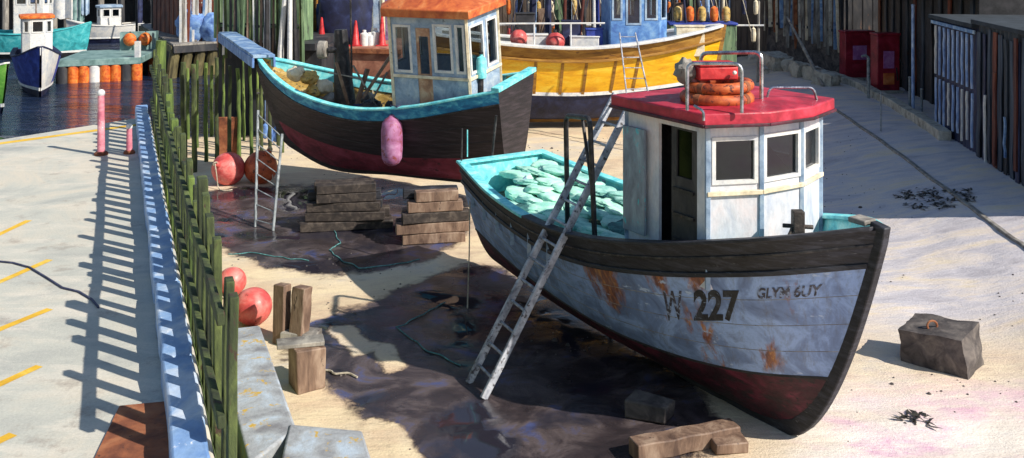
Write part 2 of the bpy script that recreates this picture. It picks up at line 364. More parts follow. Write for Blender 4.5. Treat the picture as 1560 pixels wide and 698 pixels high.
# ------------------------------------------------------------------ ground sheet with wet zones
def inpoly(x, y, poly):
    c = False; j = len(poly)-1
    for i in range(len(poly)):
        xi, yi = poly[i]; xj, yj = poly[j]
        if (yi > y) != (yj > y) and x < (xj-xi)*(y-yi)/(yj-yi)+xi: c = not c
        j = i
    return c
def sdist(x, y, poly):
    best = 1e9
    for i in range(len(poly)):
        ax, ay = poly[i-1]; bx, by = poly[i]; dx, dy = bx-ax, by-ay
        t = max(0, min(1, ((x-ax)*dx+(y-ay)*dy)/(dx*dx+dy*dy+1e-9)))
        best = min(best, (x-ax-t*dx)**2+(y-ay-t*dy)**2)
    return math.sqrt(best)*(1 if inpoly(x, y, poly) else -1)
def gp(l): return [(G(a, b).x, G(a, b).y) for a, b in l]
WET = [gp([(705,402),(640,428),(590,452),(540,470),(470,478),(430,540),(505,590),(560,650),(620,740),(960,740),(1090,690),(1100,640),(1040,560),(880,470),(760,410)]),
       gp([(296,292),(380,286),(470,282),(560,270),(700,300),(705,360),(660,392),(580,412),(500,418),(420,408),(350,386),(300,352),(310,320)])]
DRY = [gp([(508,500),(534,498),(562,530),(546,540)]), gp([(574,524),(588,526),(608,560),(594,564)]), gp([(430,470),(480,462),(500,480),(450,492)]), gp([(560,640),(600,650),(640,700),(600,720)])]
def steps(a, b, s):
    n = max(1, round((b-a)/s)); return [a+(b-a)*i/n for i in range(n)]
xs = steps(-320,-60,40)+steps(-60,-14,2)+steps(-14,17,.17)+steps(17,40,1.5)+steps(40,320,40)+[320]
ys = steps(-40,7,4)+steps(7,34,.17)+steps(34,62,.6)+steps(62,120,6)+steps(120,500,40)+[500]
me = bpy.data.meshes.new('harbour_bed')
vs = [(x, y, ground_z(x, y)) for y in ys for x in xs]
nx = len(xs)
me.from_pydata(vs, [], [(j*nx+i, j*nx+i+1, (j+1)*nx+i+1, (j+1)*nx+i) for j in range(len(ys)-1) for i in range(nx-1)])
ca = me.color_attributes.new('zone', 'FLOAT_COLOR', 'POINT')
buf = []
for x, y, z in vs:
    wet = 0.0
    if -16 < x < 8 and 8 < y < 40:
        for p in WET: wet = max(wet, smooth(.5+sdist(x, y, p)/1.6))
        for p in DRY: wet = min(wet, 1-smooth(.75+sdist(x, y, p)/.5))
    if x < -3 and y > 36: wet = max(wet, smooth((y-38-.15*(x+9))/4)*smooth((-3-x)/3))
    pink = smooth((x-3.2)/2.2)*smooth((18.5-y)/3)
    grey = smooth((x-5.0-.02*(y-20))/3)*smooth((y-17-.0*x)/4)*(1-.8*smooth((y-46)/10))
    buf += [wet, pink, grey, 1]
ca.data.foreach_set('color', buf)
for p in me.polygons: p.use_smooth = True
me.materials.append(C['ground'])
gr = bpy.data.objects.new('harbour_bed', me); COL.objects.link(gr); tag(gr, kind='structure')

w = MB(); w.add([(-320,30,-.32),(6,30,-.32),(6,400,-.32),(-320,400,-.32)], [(0,1,2,3)])
tag(w.build('water', C['water']), kind='structure')

# ------------------------------------------------------------------ quay (left)
def edge(d, off=0.0):          # quay edge at depth d, moved off metres outward (to the right)
    n = V((1, .4, 0)).normalized()
    return V((.76-.4*d, d, 0))+n*off
E1, E0 = edge(23.4), edge(-8)
FL = P(-40, 219, QZ); FL = E1+(FL-E1)*6
q = MB(); q.prism([(E0.x,E0.y),(E1.x,E1.y),(FL.x,FL.y),(FL.x-10,-8)], -1.5, QZ)
tag(q.build('quay', C['quay'], bevel=.03), kind='structure')
# weeded battered face below the coping
q = MB(); rings = []
for i in range(41):
    d = -6+29.2*i/40; a = edge(d, .01)
    o = 1.25*smooth((24-d)/3)
    rings.append([a+V((0,0,QZ-.06)), edge(d, .28+.05*noise.noise(V((d*2,0,0))))+V((0,0,QZ-1.2)), edge(d, .62+.1*noise.noise(V((d*2,3,0))))+V((0,0,1.1)), edge(d, .9+.15*noise.noise(V((d*1.5,8,0))))+V((0,0,-.5)), a+V((0,0,-.5))])
q.loft(rings)
tag(q.build('quay_wall', C['weed_bright']), 'weed covered sloping quay wall dropping from the concrete deck to the sand', 'quay wall')

# painted markings
def strip_on(z, a, b, w, mat, name, off=.004):
    p, r = P(*a, z), P(*b, z); d = (r-p).normalized(); s = V((-d.y, d.x, 0))*w/2
    m = MB(); n = 8
    for i in range(n):
        c0, c1 = p.lerp(r, i/n), p.lerp(r, (i+1)/n)
    vs = []
    for i in range(n+1):
        c = p.lerp(r, i/n); k = 1+.18*noise.noise(V((i*1.7, a[0], a[1])))
        vs += [c+s*k+V((0,0,off)), c-s*k+V((0,0,off))]
    m.add(vs, [(2*i, 2*i+1, 2*i+3, 2*i+2) for i in range(n)])
    return tag(m.build(name, mat), kind='structure')
for a, b in (((-30,371),(44,336)),((-30,443),(76,396)),((-30,514),(76,471)),((-40,604),(60,558)),((-60,700),(20,662))):
    strip_on(QZ, a, b, .1, C['yellow_paint'], 'road_marking')
strip_on(QZ, (-30,223), (226,188), .22, C['yellow_paint'], 'road_marking')

# kerb + fence along the edge
t = thing('kerb_beam', edge(14,-.2)+V((0,0,QZ)), 'long white kerb timber with blue shade in its paint along the quay edge', 'kerb')
for i in range(9):
    d0, d1 = 5+2.05*i, 5+2.05*(i+1)-.03
    m = MB(); m.beam(edge(d0,-.2)+V((0,0,QZ+.13)), edge(d1,-.2)+V((0,0,QZ+.13)), .27, .26, seg=6, jit=.012)
    m.build('timber', C['kerb_blue'], t, bevel=.025)
t = thing('quay_fence', edge(14,.04)+V((0,0,QZ)), 'tall green weathered picket fence running along the quay edge behind the blue kerb', 'fence')
H1 = 1.22
for h in (.45, H1):
    m = MB(); m.beam(edge(7.35,.0)+V((0,0,QZ+h)), edge(23,.0)+V((0,0,QZ+h)), .06, .1, seg=30, jit=.012); m.build('rail', C['weed'], t, bevel=.01)
d = 7.4; k = 0
while d < 23:
    m = MB(); hh = H1+.1+(.36*RND.random()**1.5 if d > 7.9 else .05); ln = RND.uniform(-.05,.05)
    b0 = edge(d, .08)+V((0,0,QZ-.5)); b1 = edge(d+ln, .08+RND.uniform(-.03,.03))+V((0,0,QZ+hh))
    wd = RND.uniform(.1,.19) if k % 6 or k == 0 else .2
    m.beam(b0, b1, .07 if k % 6 or k == 0 else .1, wd, up=V((-.4,1,0)), seg=4, jit=.006)
    m.build('post' if k % 6 == 0 and k else 'picket', C['weed'] if RND.random() < .7 or d < 9.5 else C['weed_bright'], t, bevel=.01)
    d += RND.uniform(.33,.47); k += 1
# pink posts, drawn dark line, rusty plate on the quay
for (x, y0, y1, r, lb) in ((154,236,142,.11,'tall pink and white painted post on the far quay, left of the short one'),(197,234,193,.09,'short pink painted post at the far end of the quay')):
    b = P(x, y0, QZ); r *= .66; top = PD(x, y1, b.y).z
    t = thing('mooring_post', b, lb, 'post')
    m = MB(); m.cyl(b, V((b.x,b.y,top)), r, r*.85, 12); m.build('shaft', C['pink_paint'], t, bevel=.02)
    m = MB(); m.lathe(b, [(r*1.8,0),(r*1.8,.04),(r*1.2,.07),(r*.5,.07)], 14); m.build('base_plate', C['rust'], t)
    m = MB(); m.ball(V((b.x,b.y,top)), r*1.05, 12, 8); m.build('cap', C['white_paint'], t)
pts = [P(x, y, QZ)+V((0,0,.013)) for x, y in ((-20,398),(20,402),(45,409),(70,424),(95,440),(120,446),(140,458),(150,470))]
m = MB(); m.tube(pts, .013, 8); tag(m.build('hose', C['dark_rope'], origin=pts[3]), 'thin dark blue line snaking across the quay between yellow lines', 'hose')  # added thin tube standing in for a dark line on the quay
c = [P(x, y, QZ) for x, y in ((182,622),(284,612),(296,704),(142,706))]
m = MB(); m.add([p+V((0,0,.004)) for p in c]+[p+V((0,0,.022)) for p in c], [(0,1,2,3),(4,5,6,7),(0,1,5,4),(1,2,6,5),(2,3,7,6),(3,0,4,7)])
tag(m.build('steel_plate', C['rust'], origin=c[0]), 'rusty brown steel plate lying on the quay beside the kerb', 'plate')

# ------------------------------------------------------------------ hull machinery
def spline(pts):
    xs_ = [p[0] for p in pts]; ys_ = [p[1] for p in pts]; n = len(pts)
    h = [xs_[i+1]-xs_[i] for i in range(n-1)]; dl = [(ys_[i+1]-ys_[i])/h[i] for i in range(n-1)]
    mm = [dl[0]]+[(dl[i-1]*h[i]+dl[i]*h[i-1])/(h[i]+h[i-1]) for i in range(1, n-1)]+[dl[-1]]
    def f(x):
        x = max(xs_[0], min(xs_[-1], x)); i = 0
        while i < n-2 and x > xs_[i+1]: i += 1
        t = (x-xs_[i])/h[i]
        return (2*t**3-3*t*t+1)*ys_[i]+(t**3-2*t*t+t)*h[i]*mm[i]+(-2*t**3+3*t*t)*ys_[i+1]+(t**3-t*t)*h[i]*mm[i+1]
    return f
class Hull:
    def __init__(s, stern, bow, sheer, beam, keel, ak0=0.0, rake=1.3, e0=.42, e1=.8, heel=0.0, stemp=.6, z0=0):
        s.o = V((stern[0], stern[1], 0)); b = V((bow[0], bow[1], 0)); s.L = (b-s.o).length; s.ax = (b-s.o).normalized()
        s.r = V((s.ax.y, -s.ax.x, 0)); s.sheer = spline(sheer); s.beam = spline(beam); s.keel = spline(keel)
        s.ak0 = ak0; s.rake = rake; s.e0 = e0; s.e1 = e1; s.heel = heel; s.sp = stemp; s.z0 = z0
    def w(s, a, b, z):              # boat coordinates (metres from the stern, starboard, up) to the world
        if s.heel:
            c, q = math.cos(s.heel), math.sin(s.heel); zz = z-s.z0
            b, z = b*c+zz*q, s.z0-b*q+zz*c
        p = s.o+s.ax*a+s.r*b; return V((p.x, p.y, z))
    def loc(s, t, v, side, off=0.0):
        zs, zk = s.sheer(t), s.keel(t); z = zk+(zs-zk)*v
        a_s = s.L*t; a_k = s.ak0+(s.L-s.rake-s.ak0)*t
        a = a_k+(a_s-a_k)*max(v, 0)**s.sp
        e = s.e0+(s.e1-s.e0)*smooth((t-.45)/.55)
        wd = max(s.beam(t)*max(v, 0)**e, .05)+off
        return a, side*wd, z
    def pt(s, t, v, side, off=0.0): return s.w(*s.loc(t, v, side, off))
    def v_at(s, t, z): return (z-s.keel(t))/(s.sheer(t)-s.keel(t))
    def band(s, v0, v1, nv, nt=56, off=0.0):
        m = MB()
        for side in (1, -1):
            rings = []
            for i in range(nt+1):
                t = i/nt; a, b = v0(t), v1(t)
                rings.append([s.pt(t, a+(b-a)*j/nv, side, off) for j in range(nv+1)])
            m.loft(rings, closed=False)
        return m
    def strake(s, vf, w, h, side, t0=0.0, t1=1.0, nt=50):
        m = MB(); rings = []
        for i in range(nt+1):
            t = t0+(t1-t0)*i/nt; a, b, z = s.loc(t, vf(t), side)
            bo, bi = b+side*w, b-side*.03
            rings.append([s.w(a, bi, z-h/2), s.w(a, bo, z-h/2), s.w(a, bo, z+h/2), s.w(a, bi, z+h/2)])
        return m.loft(rings)
    def cap(s, wo, wi, h, side, t0=0.0, t1=1.0, nt=50, dz=0.0):
        m = MB(); rings = []
        for i in range(nt+1):
            t = t0+(t1-t0)*i/nt; a, b, z = s.loc(t, 1, side); z += dz
            bi = side*max(abs(b)-wi, .0); bo = b+side*wo
            rings.append([s.w(a, bi, z), s.w(a, bo, z), s.w(a, bo, z+h), s.w(a, bi, z+h)])
        return m.loft(rings)
    def inner(s, dz, th=.09, nt=50, t1=.985):
        m = MB(); deck = MB(); L, R = [], []
        for side in (1, -1):
            rings = []
            for i in range(nt+1):
                t = .008+(t1-.008)*i/nt; z = s.sheer(t)-dz(t); v = s.v_at(t, z); ring = []
                for j in range(5):
                    a, b, zz = s.loc(t, v+(1-v)*j/4, side); b = side*max(abs(b)-th, .005); ring.append(s.w(a, b, zz))
                rings.append(ring); (R if side > 0 else L).append(ring[0])
            m.loft(rings, closed=False)
        # inner face of the transom
        z0 = s.sheer(0)-dz(0); v = s.v_at(.008, z0)
        rr = []
        for j in range(5):
            a, b, zz = s.loc(.008, v+(1-v)*j/4, 1); rr.append([s.w(a+.02, -(b-th), zz), s.w(a+.02, b-th, zz)])
        m.loft(rr, closed=False)
        rings = []
        for l, r in zip(L, R):
            rings.append([l.lerp(r, k/4)+V((0,0,.06*(1-(k/2-1)**2))) for k in range(5)])
        deck.loft(rings, closed=False)
        return m, deck
    def transom(s, nv=14):
        m = MB(); ring = [s.pt(0, j/nv, 1) for j in range(nv+1)]+[s.pt(0, j/nv, -1) for j in range(nv, -1, -1)]
        n = len(ring); m.add(ring, [(j, j+1, n-2-j, n-1-j) for j in range(nv)]); return m
    def transom_cap(s, wo, wi, h):
        a, b, z = s.loc(0, 1, 1); m = MB()
        return m.loft([[s.w(a-wo, k, z+.002), s.w(a+wi, k, z+.002), s.w(a+wi, k, z+h-.003), s.w(a-wo, k, z+h-.003)] for k in (b+wo, -b-wo)])
    def stem(s, w, dep, top=.08, n=22, keel_to=0.0):
        m = MB(); rings = []
        prof = [(1, 1+.0)]+[(1, 1-j/n) for j in range(1, n+1)]+[(1-j/20, 0) for j in range(1, int(20*(1-keel_to))+1)]
        pts = []
        for t, v in prof:
            a, b, z = s.loc(t, v, 1); pts.append(V((a, 0, z)))
        pts[0].z += top
        for i, p in enumerate(pts):
            d = (pts[min(i+1, len(pts)-1)]-pts[max(i-1, 0)]).normalized(); nrm = V((d.z, 0, -d.x))
            if nrm.x < -.2 or nrm.z > .3: nrm = -nrm
            o = p+nrm*dep; q = p-nrm*.12
            rings.append([s.w(q.x, -w/2, q.z), s.w(o.x, -w/2, o.z), s.w(o.x, w/2, o.z), s.w(q.x, w/2, q.z)])
        return m.loft(rings)
def K(c): return lambda t: c
# walls of a cabin from a footprint in boat coordinates with window openings
def cabin(h, poly, z0, z1, wins, th=.06, tilt=0.0):
    """poly: list of (a,b); wins: {facet: [(u0,u1,za,zb)]} -> wall mesh, list of window quads"""
    m = MB(); openings = []
    for i in range(len(poly)):
        p, q = V((*poly[i], 0)), V((*poly[(i+1) % len(poly)], 0)); e = q-p; ln = e.length; d = e/ln; nrm = V((-d.y, d.x, 0))
        ctr = sum((V((*x, 0)) for x in poly), V((0,0,0)))/len(poly)
        if nrm.dot(ctr-p) < 0: nrm = -nrm
        us = sorted({0, ln} | {ln*x for wn in wins.get(i, []) for x in wn[:2]}); zs = sorted({z0, z1} | {x for wn in wins.get(i, []) for x in wn[2:]})
        for a in range(len(us)-1):
            for b in range(len(zs)-1):
                um, zm = (us[a]+us[a+1])/2, (zs[b]+zs[b+1])/2
                if any(ln*wn[0] < um < ln*wn[1] and wn[2] < zm < wn[3] for wn in wins.get(i, [])): continue
                vs = []
                for off in (0, th):
                    for (u, z) in ((us[a], zs[b]), (us[a+1], zs[b]), (us[a+1], zs[b+1]), (us[a], zs[b+1])):
                        c = p+d*u+nrm*off; vs.append(h.w(c.x, c.y, z))
                m.add(vs, [(0,1,2,3),(4,5,6,7),(0,1,5,4),(1,2,6,5),(2,3,7,6),(3,0,4,7)])
        for wn in wins.get(i, []):
            openings.append((i, p+d*ln*wn[0], p+d*ln*wn[1], wn[2], wn[3], nrm))
    return m, openings
def windows(h, ops, parent, frame_mat, fw=.05, glass_mat=None, bars=False):
    for (i, a, b, za, zb, nrm) in ops:
        f = MB(); d = (b-a).normalized()
        def bar(p, q, z, zz, w=fw):
            vs = []
            for off in (-.025, .03):
                for (c, y) in ((p, z), (q, z), (q, zz), (p, zz)):
                    o = c+nrm*off; vs.append(h.w(o.x, o.y, y))
            f.add(vs, [(0,1,2,3),(4,5,6,7),(0,1,5,4),(1,2,6,5),(2,3,7,6),(3,0,4,7)])
        bar(a-d*fw*.4, b+d*fw*.4, za-fw*.4, za+fw*.6); bar(a-d*fw*.4, b+d*fw*.4, zb-fw*.6, zb+fw*.4)
        bar(a-d*fw*.4, a+d*fw*.6, za+fw*.6, zb-fw*.6); bar(b-d*fw*.6, b+d*fw*.4, za+fw*.6, zb-fw*.6)
        if bars: bar(a+d*fw*.6, b-d*fw*.6, zb-(zb-za)*.3-.012, zb-(zb-za)*.3+.012)
        fo = f.build('window_frame', frame_mat, parent)
        g = MB(); vs = [h.w(*(c+nrm*.035).xy, y) for (c, y) in ((a, za), (b, za), (b, zb), (a, zb))]
        g.add(vs, [(0,1,2,3)]); g.build('window_pane', glass_mat or C['glass'], parent)
def plate(h, poly, z, th, parent, name, mat, crown=0.0, bevel=.02, tilt=0.0):
    ctr = sum((V((*p, 0)) for p in poly), V((0,0,0)))/len(poly); m = MB()
    zf = lambda p: z+tilt*(p[0]-ctr.x)
    rings = [[h.w(p[0], p[1], zf(p)) for p in poly], [h.w(p[0], p[1], zf(p)+th) for p in poly]]
    if crown: rings.append([h.w(ctr.x+(p[0]-ctr.x)*.55, ctr.y+(p[1]-ctr.y)*.55, zf(p)*.5+z*.5+th+crown) for p in poly])
    return m.loft(rings).build(name, mat, parent, bevel=bevel)

# ------------------------------------------------------------------ the grey boat in front
B1 = Hull((-.24,22.6), (5.22,13.95),
          [(0,2.78),(.2,2.52),(.45,2.46),(.7,2.86),(.85,3.22),(1,3.6)],
          [(0,1.12),(.2,1.5),(.45,1.72),(.65,1.7),(.8,1.42),(.91,.92),(1,.06)],
          [(0,.42),(.5,.22),(.85,.1),(1,.05)], ak0=.25, rake=1.9, e0=.40, e1=.52, stemp=.5)
boat = thing('fishing_boat', B1.w(5,0,.1), 'grey hulled fishing boat with red wheelhouse roof aground on the sand in front', 'boat')
wl = spline([(0,1.28),(.3,.92),(.6,.76),(.85,.95),(1,1.2)])
vw = lambda t: B1.v_at(t, wl(t)); vr = lambda t: B1.v_at(t, B1.sheer(t)-(.40+.14*t))
B1.band(K(0), vw, 14).build('bottom', C['antifoul'], boat)['label'] = 'dark red antifouled bottom'
top = B1.band(vw, vr, 12).build('topsides', C['hull_grey'], boat)
B1.band(vr, K(1), 6, off=.004).build('bulwark', C['black_timber'], boat)
B1.transom().build('transom', C['hull_grey'], boat)
for side in (1, -1):
    B1.strake(vr, .05, .08, side).build('rubbing_strake', C['black_timber'], boat, bevel=.015)
    B1.strake(lambda t: (vr(t)+1)/2+.012, .03, .045, side).build('moulding', C['dark_steel'], boat, bevel=.01)
    B1.strake(vw, .012, .035, side).build('boot_line', C['dark_inside'], boat)
    for k in (.25, .5, .75):
        B1.strake(lambda t, k=k: vw(t)+(vr(t)-vw(t))*k, .003, .009, side, nt=70).build('plank_seam', C['grey_wood'], boat)
    B1.cap(.05, .17, .06, side, .0, .34).build('cap_rail', C['turq'], boat, bevel=.012)
    B1.cap(.05, .17, .06, side, .34, .995).build('cap_rail', C['black_timber'] if side > 0 else C['turq'], boat, bevel=.012)
B1.transom_cap(.05,.2,.06).build('cap_rail', C['turq'], boat, bevel=.012)
inn, dk = B1.inner(lambda t: .78-.25*smooth((t-.5)/.3))
inn.build('inner_planking', C['turq'], boat); dk.build('deck', C['deck_wood'], boat)
B1.stem(.15, .13, keel_to=.05).build('stem_post', C['black_timber'], boat, bevel=.02)
# frames (stanchions) inside the bulwark
for t in (.06,.13,.2,.27,.34,.41):
    for side in (1, -1):
        m = MB(); a, b, z = B1.loc(t, 1, side); m.beam(B1.w(a, b-side*.13, z-.75), B1.w(a, b-side*.13, z-.003), .07, .06)
        m.build('stanchion', C['house_blue'], boat)
# bow block, samson post
a, b, z = B1.loc(.985, 1, 1)
m = MB(); m.prism([(0,0)], 0, 0) if 0 else None
m = MB(); m.box(B1.w(a-.16, 0, z+.10), (.30,.26,.08), R=Matrix((B1.ax, B1.r, V((0,0,1)))).transposed()); m.build('stem_head', C['grey_wood'], boat, bevel=.02)
p = B1.w(8.95, .25, 2.9)
m = MB(); m.beam(p-V((0,0,.2)), p+V((0,0,.72)), .17, .17, up=V((1,0,0))); m.cyl(p+V((-.22,.05,.48)), p+V((.22,-.05,.48)), .035, n=8)
m.cyl(p+V((-.3,-.1,.05)), p+V((-.02,0,.6)), .03, n=8)
m.build('samson_post', C['dark_wood'], boat, bevel=.015)
# wheelhouse
HW = [(6.1,1.25),(8.08,1.27),(8.4,.45),(8.4,-.45),(8.08,-1.27),(6.1,-1.25)]
Z0, Z1 = 2.35, 4.86
wins = {0: [(.42,.88,2.72,4.74)], 1: [(.1,.9,3.98,4.66)], 2: [(.07,.93,3.98,4.68)], 3: [(.1,.88,3.98,4.66)], 4: [(.3,.7,4.0,4.66)], 5: [(.2,.45,4.0,4.66),(.58,.84,4.0,4.66)]}
wm, ops = cabin(B1, HW, Z0, Z1, wins)
house = wm.build('wheelhouse', C['house_white'], boat)
windows(B1, [o for o in ops if o[0] != 0], house, C['white_paint'], .06, C['smoked'])
ib = MB(); ib.loft([[B1.w(a_, b_, 2.4) for a_, b_ in ((6.3,-1.1),(7.9,-1.1),(7.9,.75),(6.3,.75))], [B1.w(a_, b_, z_) for a_, b_, z_ in ((6.3,-1.1,4.7),(7.6,-1.1,3.8),(7.6,.75,3.8),(6.3,.75,4.7))]]); ib.build('dark_infill', C['dark_inside'], house)  # added dark box that keeps the wheelhouse windows dark
# door in the starboard side, ajar, with its own small pane
o = ops[0]; d = (o[2]-o[1])
def doorpanel(h, a0, dvec, za, zb, nrm, name, mat, holes, parent, frame=None):
    ln = dvec.length; d = dvec/ln; m = MB(); us = sorted({0., ln}|{ln*x for q in holes for x in q[:2]}); zs = sorted({za, zb}|{x for q in holes for x in q[2:]})
    for i in range(len(us)-1):
        for j in range(len(zs)-1):
            um, zm = (us[i]+us[i+1])/2, (zs[j]+zs[j+1])/2
            if any(ln*q[0] < um < ln*q[1] and q[2] < zm < q[3] for q in holes): continue
            vs = []
            for off in (.02, .065):
                for (u, z) in ((us[i],zs[j]),(us[i+1],zs[j]),(us[i+1],zs[j+1]),(us[i],zs[j+1])):
                    c = a0+d*u+nrm*off; vs.append(h.w(c.x, c.y, z))
            m.add(vs, [(0,1,2,3),(4,5,6,7),(0,1,5,4),(1,2,6,5),(2,3,7,6),(3,0,4,7)])
    return m.build(name, mat, parent)
dr = doorpanel(B1, o[1]+d*.32, d*.66, 2.73, 4.73, o[5], 'door', C['door_dark'], [(.2,.8,3.95,4.7)], house)
q0 = o[1]+d*.32
m = MB(); m.add([B1.w(*(q0+d*.66*u+o[5]*.05).xy, z) for u, z in ((.2,3.95),(.8,3.95),(.8,4.7),(.2,4.7))], [(0,1,2,3)]); m.build('window_pane', C['door_glass'], house)
for zz in (2.95, 3.35, 3.75):
    m = MB()
    c0 = q0+d*.66*.1-o[5]*.002; c1 = q0+d*.66*.9-o[5]*.002
    m.beam(B1.w(c0.x, c0.y, zz), B1.w(c1.x, c1.y, zz), .03, .05)
    m.build('door_rail', C['dark_steel'], house)
# hinged panel standing beside the door
pa = V((6.14,1.235,0)); m = MB()
m.box(B1.w(6.42,1.35,3.72), (.56,.05,1.75), R=Matrix((B1.ax, B1.r, V((0,0,1)))).transposed()); m.build('side_panel', C['door_grey'], house, bevel=.01)
# ledge and corner posts
def poly_off(poly, k):
    n = len(poly); res = []
    for i in range(n):
        p0, p1, p2 = V(poly[i-1]), V(poly[i]), V(poly[(i+1) % n]); d1 = (p1-p0).normalized(); d2 = (p2-p1).normalized()
        n1, n2 = V((-d1.y, d1.x)), V((-d2.y, d2.x)); b = (n1+n2).normalized(); res.append(tuple(p1+b*(k/max(.3, b.dot(n1)))))
    return res
HO = poly_off(HW, .03)
HO2 = poly_off(HW, .05)
m = MB()
for i in (1, 2, 3):
    p, q = HO[i], HO[i+1]; m.beam(B1.w(*p, 3.82), B1.w(*q, 3.82), .05, .07)
m.build('ledge', C['cream'], house, bevel=.008)
for i in (0, 1, 2, 3, 4):
    m = MB(); m.beam(B1.w(*HW[i], Z0), B1.w(*HW[i], Z1-.003), .075, .075); m.build('corner_post', C['house_blue'], house, bevel=.01)
RO = poly_off(HW, .2)
rf = plate(B1, RO, Z1+.002, .22, house, 'roof', C['red_roof'], crown=.06, bevel=.025)
m = MB()
for i in range(5): m.beam(B1.w(*poly_off(HW,.21)[i], Z1+.03), B1.w(*poly_off(HW,.21)[i+1], Z1+.03), .04, .05)
m.build('roof_trim', C['antifoul'], house, bevel=.01)
RT = Z1+.2
def hoop(pts, r, name='handrail'):
    m = MB(); m.tube(round_path(pts), r, 10); return m.build(name, C['steel'], house)
def round_path(pts, k=.13, n=5):
    pts = [V(p) for p in pts]; out = [pts[0]]
    for i in range(1, len(pts)-1):
        a = (pts[i-1]-pts[i]); b = (pts[i+1]-pts[i]); r = min(k, a.length*.45, b.length*.45)
        p0, p1 = pts[i]+a.normalized()*r, pts[i]+b.normalized()*r
        for j in range(n+1):
            s = j/n; out.append(p0*(1-s)**2+pts[i]*2*s*(1-s)+p1*s*s)
    out.append(pts[-1]); return out
def rp(px, py, z=RT+.04): return P(px, py, z)
a, b = rp(1047,168), rp(1130,172); u = V((0,0,1))
hoop([a, a+u*.72, b+u*.74, b], .028)
a, b = rp(1068,146), rp(1160,155)
hoop([a, a+u*.72, b+u*.8, b], .034)
a, b = rp(1168,152), rp(1244,152)
hoop([a, a+u*.2+V((.05,0,0)), b+u*.2-V((.05,0,0)), b], .022)
a, b = rp(1004,190), rp(1072,184)
hoop([b, b+u*.14, b+u*.2+V((-.12,.1,0))], .02)
# lettering
def to_hull(h, px, py, side):
    best = None
    for i in range(120):
        for j in range(60):
            t, v = .35+.64*i/119, .1+.85*j/59; p = h.pt(t, v, side)
            x = 780+p.x/p.y*F; y = -80+(CZ-p.z)/p.y*F; e = (x-px)**2+(y-py)**2
            if best is None or e < best[0]: best = (e, t, v)
    return best[1:]
def lettering(h, text, corners, side, name, mat, parent, bold=.0):
    cu = bpy.data.curves.new('txt', 'FONT'); cu.body = text; cu.offset = bold; cu.resolution_u = 6
    ob = bpy.data.objects.new('txt', cu); COL.objects.link(ob); dg = bpy.context.evaluated_depsgraph_get()
    me_ = ob.evaluated_get(dg).to_mesh(); vs = [v.co.copy() for v in me_.vertices]; fs = [tuple(p.vertices) for p in me_.polygons]
    ob.evaluated_get(dg).to_mesh_clear(); bpy.data.objects.remove(ob)
    x0, x1 = min(v.x for v in vs), max(v.x for v in vs); y0, y1 = min(v.y for v in vs), max(v.y for v in vs)
    bl, br, tr, tl = [to_hull(h, *c, side) for c in corners]; m = MB(); out = []
    for v in vs:
        u, k = (v.x-x0)/(x1-x0), (v.y-y0)/(y1-y0)
        f = lambda i: (bl[i]*(1-u)+br[i]*u)*(1-k)+(tl[i]*(1-u)+tr[i]*u)*k
        out.append(h.pt(f(0), f(1), side, .008))
    m.add(out, fs); return m.build(name, mat, parent)
lettering(B1, 'W', [(1012,488),(1044,488),(1041,444),(1009,443)], 1, 'registration_letter', C['text_grey'], boat, .02)
lettering(B1, '227', [(1059,491),(1127,491),(1128,441),(1058,441)], 1, 'registration_number', C['text_black'], boat, .035)
lettering(B1, 'GLYM 6UY', [(1152,455),(1252,453),(1253,434),(1153,437)], 1, 'name_lettering', C['text_grey'], boat, .03)

# net gantry over the deck
m = MB(); f0 = B1.w(5.35,1.35,2.1); f1 = B1.w(3.4,-.9,1.9)
top0 = PD(938,180,f0.y); 
pa = [f0, V((f0.x-.1,f0.y,top0.z)), PD(862,176,f0.y+1.3)]
pa.append(V((pa[2].x+.05, pa[2].y+.2, 1.9)))
m.tube(round_path(pa,.2), .048, 10); m.build('net_gantry', C['dark_steel'], boat)
m = MB(); p, q = pa[1].lerp(pa[2], .3)-V((0,0,.02)), pa[0].lerp(pa[1], .45); m.cyl(p, q, .03, n=8); m.build('gantry_brace', C['dark_steel'], boat)
# grey hatch panel standing in the stern well, aft pole
m = MB(); a_, b_ = P(765,318,2.25), P(797,262,2.45)
m.add([B1.w(1.15,.95,1.95), B1.w(1.15,.12,1.95), B1.w(1.2,.12,2.62), B1.w(1.19,.95,1.95), B1.w(1.19,.12,1.95), B1.w(1.24,.12,2.62)], [(0,1,2),(3,4,5),(0,1,4,3),(1,2,5,4),(2,0,3,5)])
m.build('stern_panel', C['house_blue'], boat)
m = MB(); p0 = PD(744,296,22.7); p1 = PD(756,176,22.7); m.cyl(p0, p1, .03, n=8); m.build('aft_pole', C['dark_steel'], boat)
m = MB(); p0 = PD(703,246,22.0); m.cyl(p0-V((0,0,.05)), PD(704,196,22.0), .018, n=6); m.build('thin_staff', C['dark_steel'], boat)
p0 = PD(712,232,22.05); m = MB(); m.cyl(p0-V((0,0,.1)), p0+V((0,0,.5)), .014, n=6); m.build('thin_staff', C['turq'], boat)

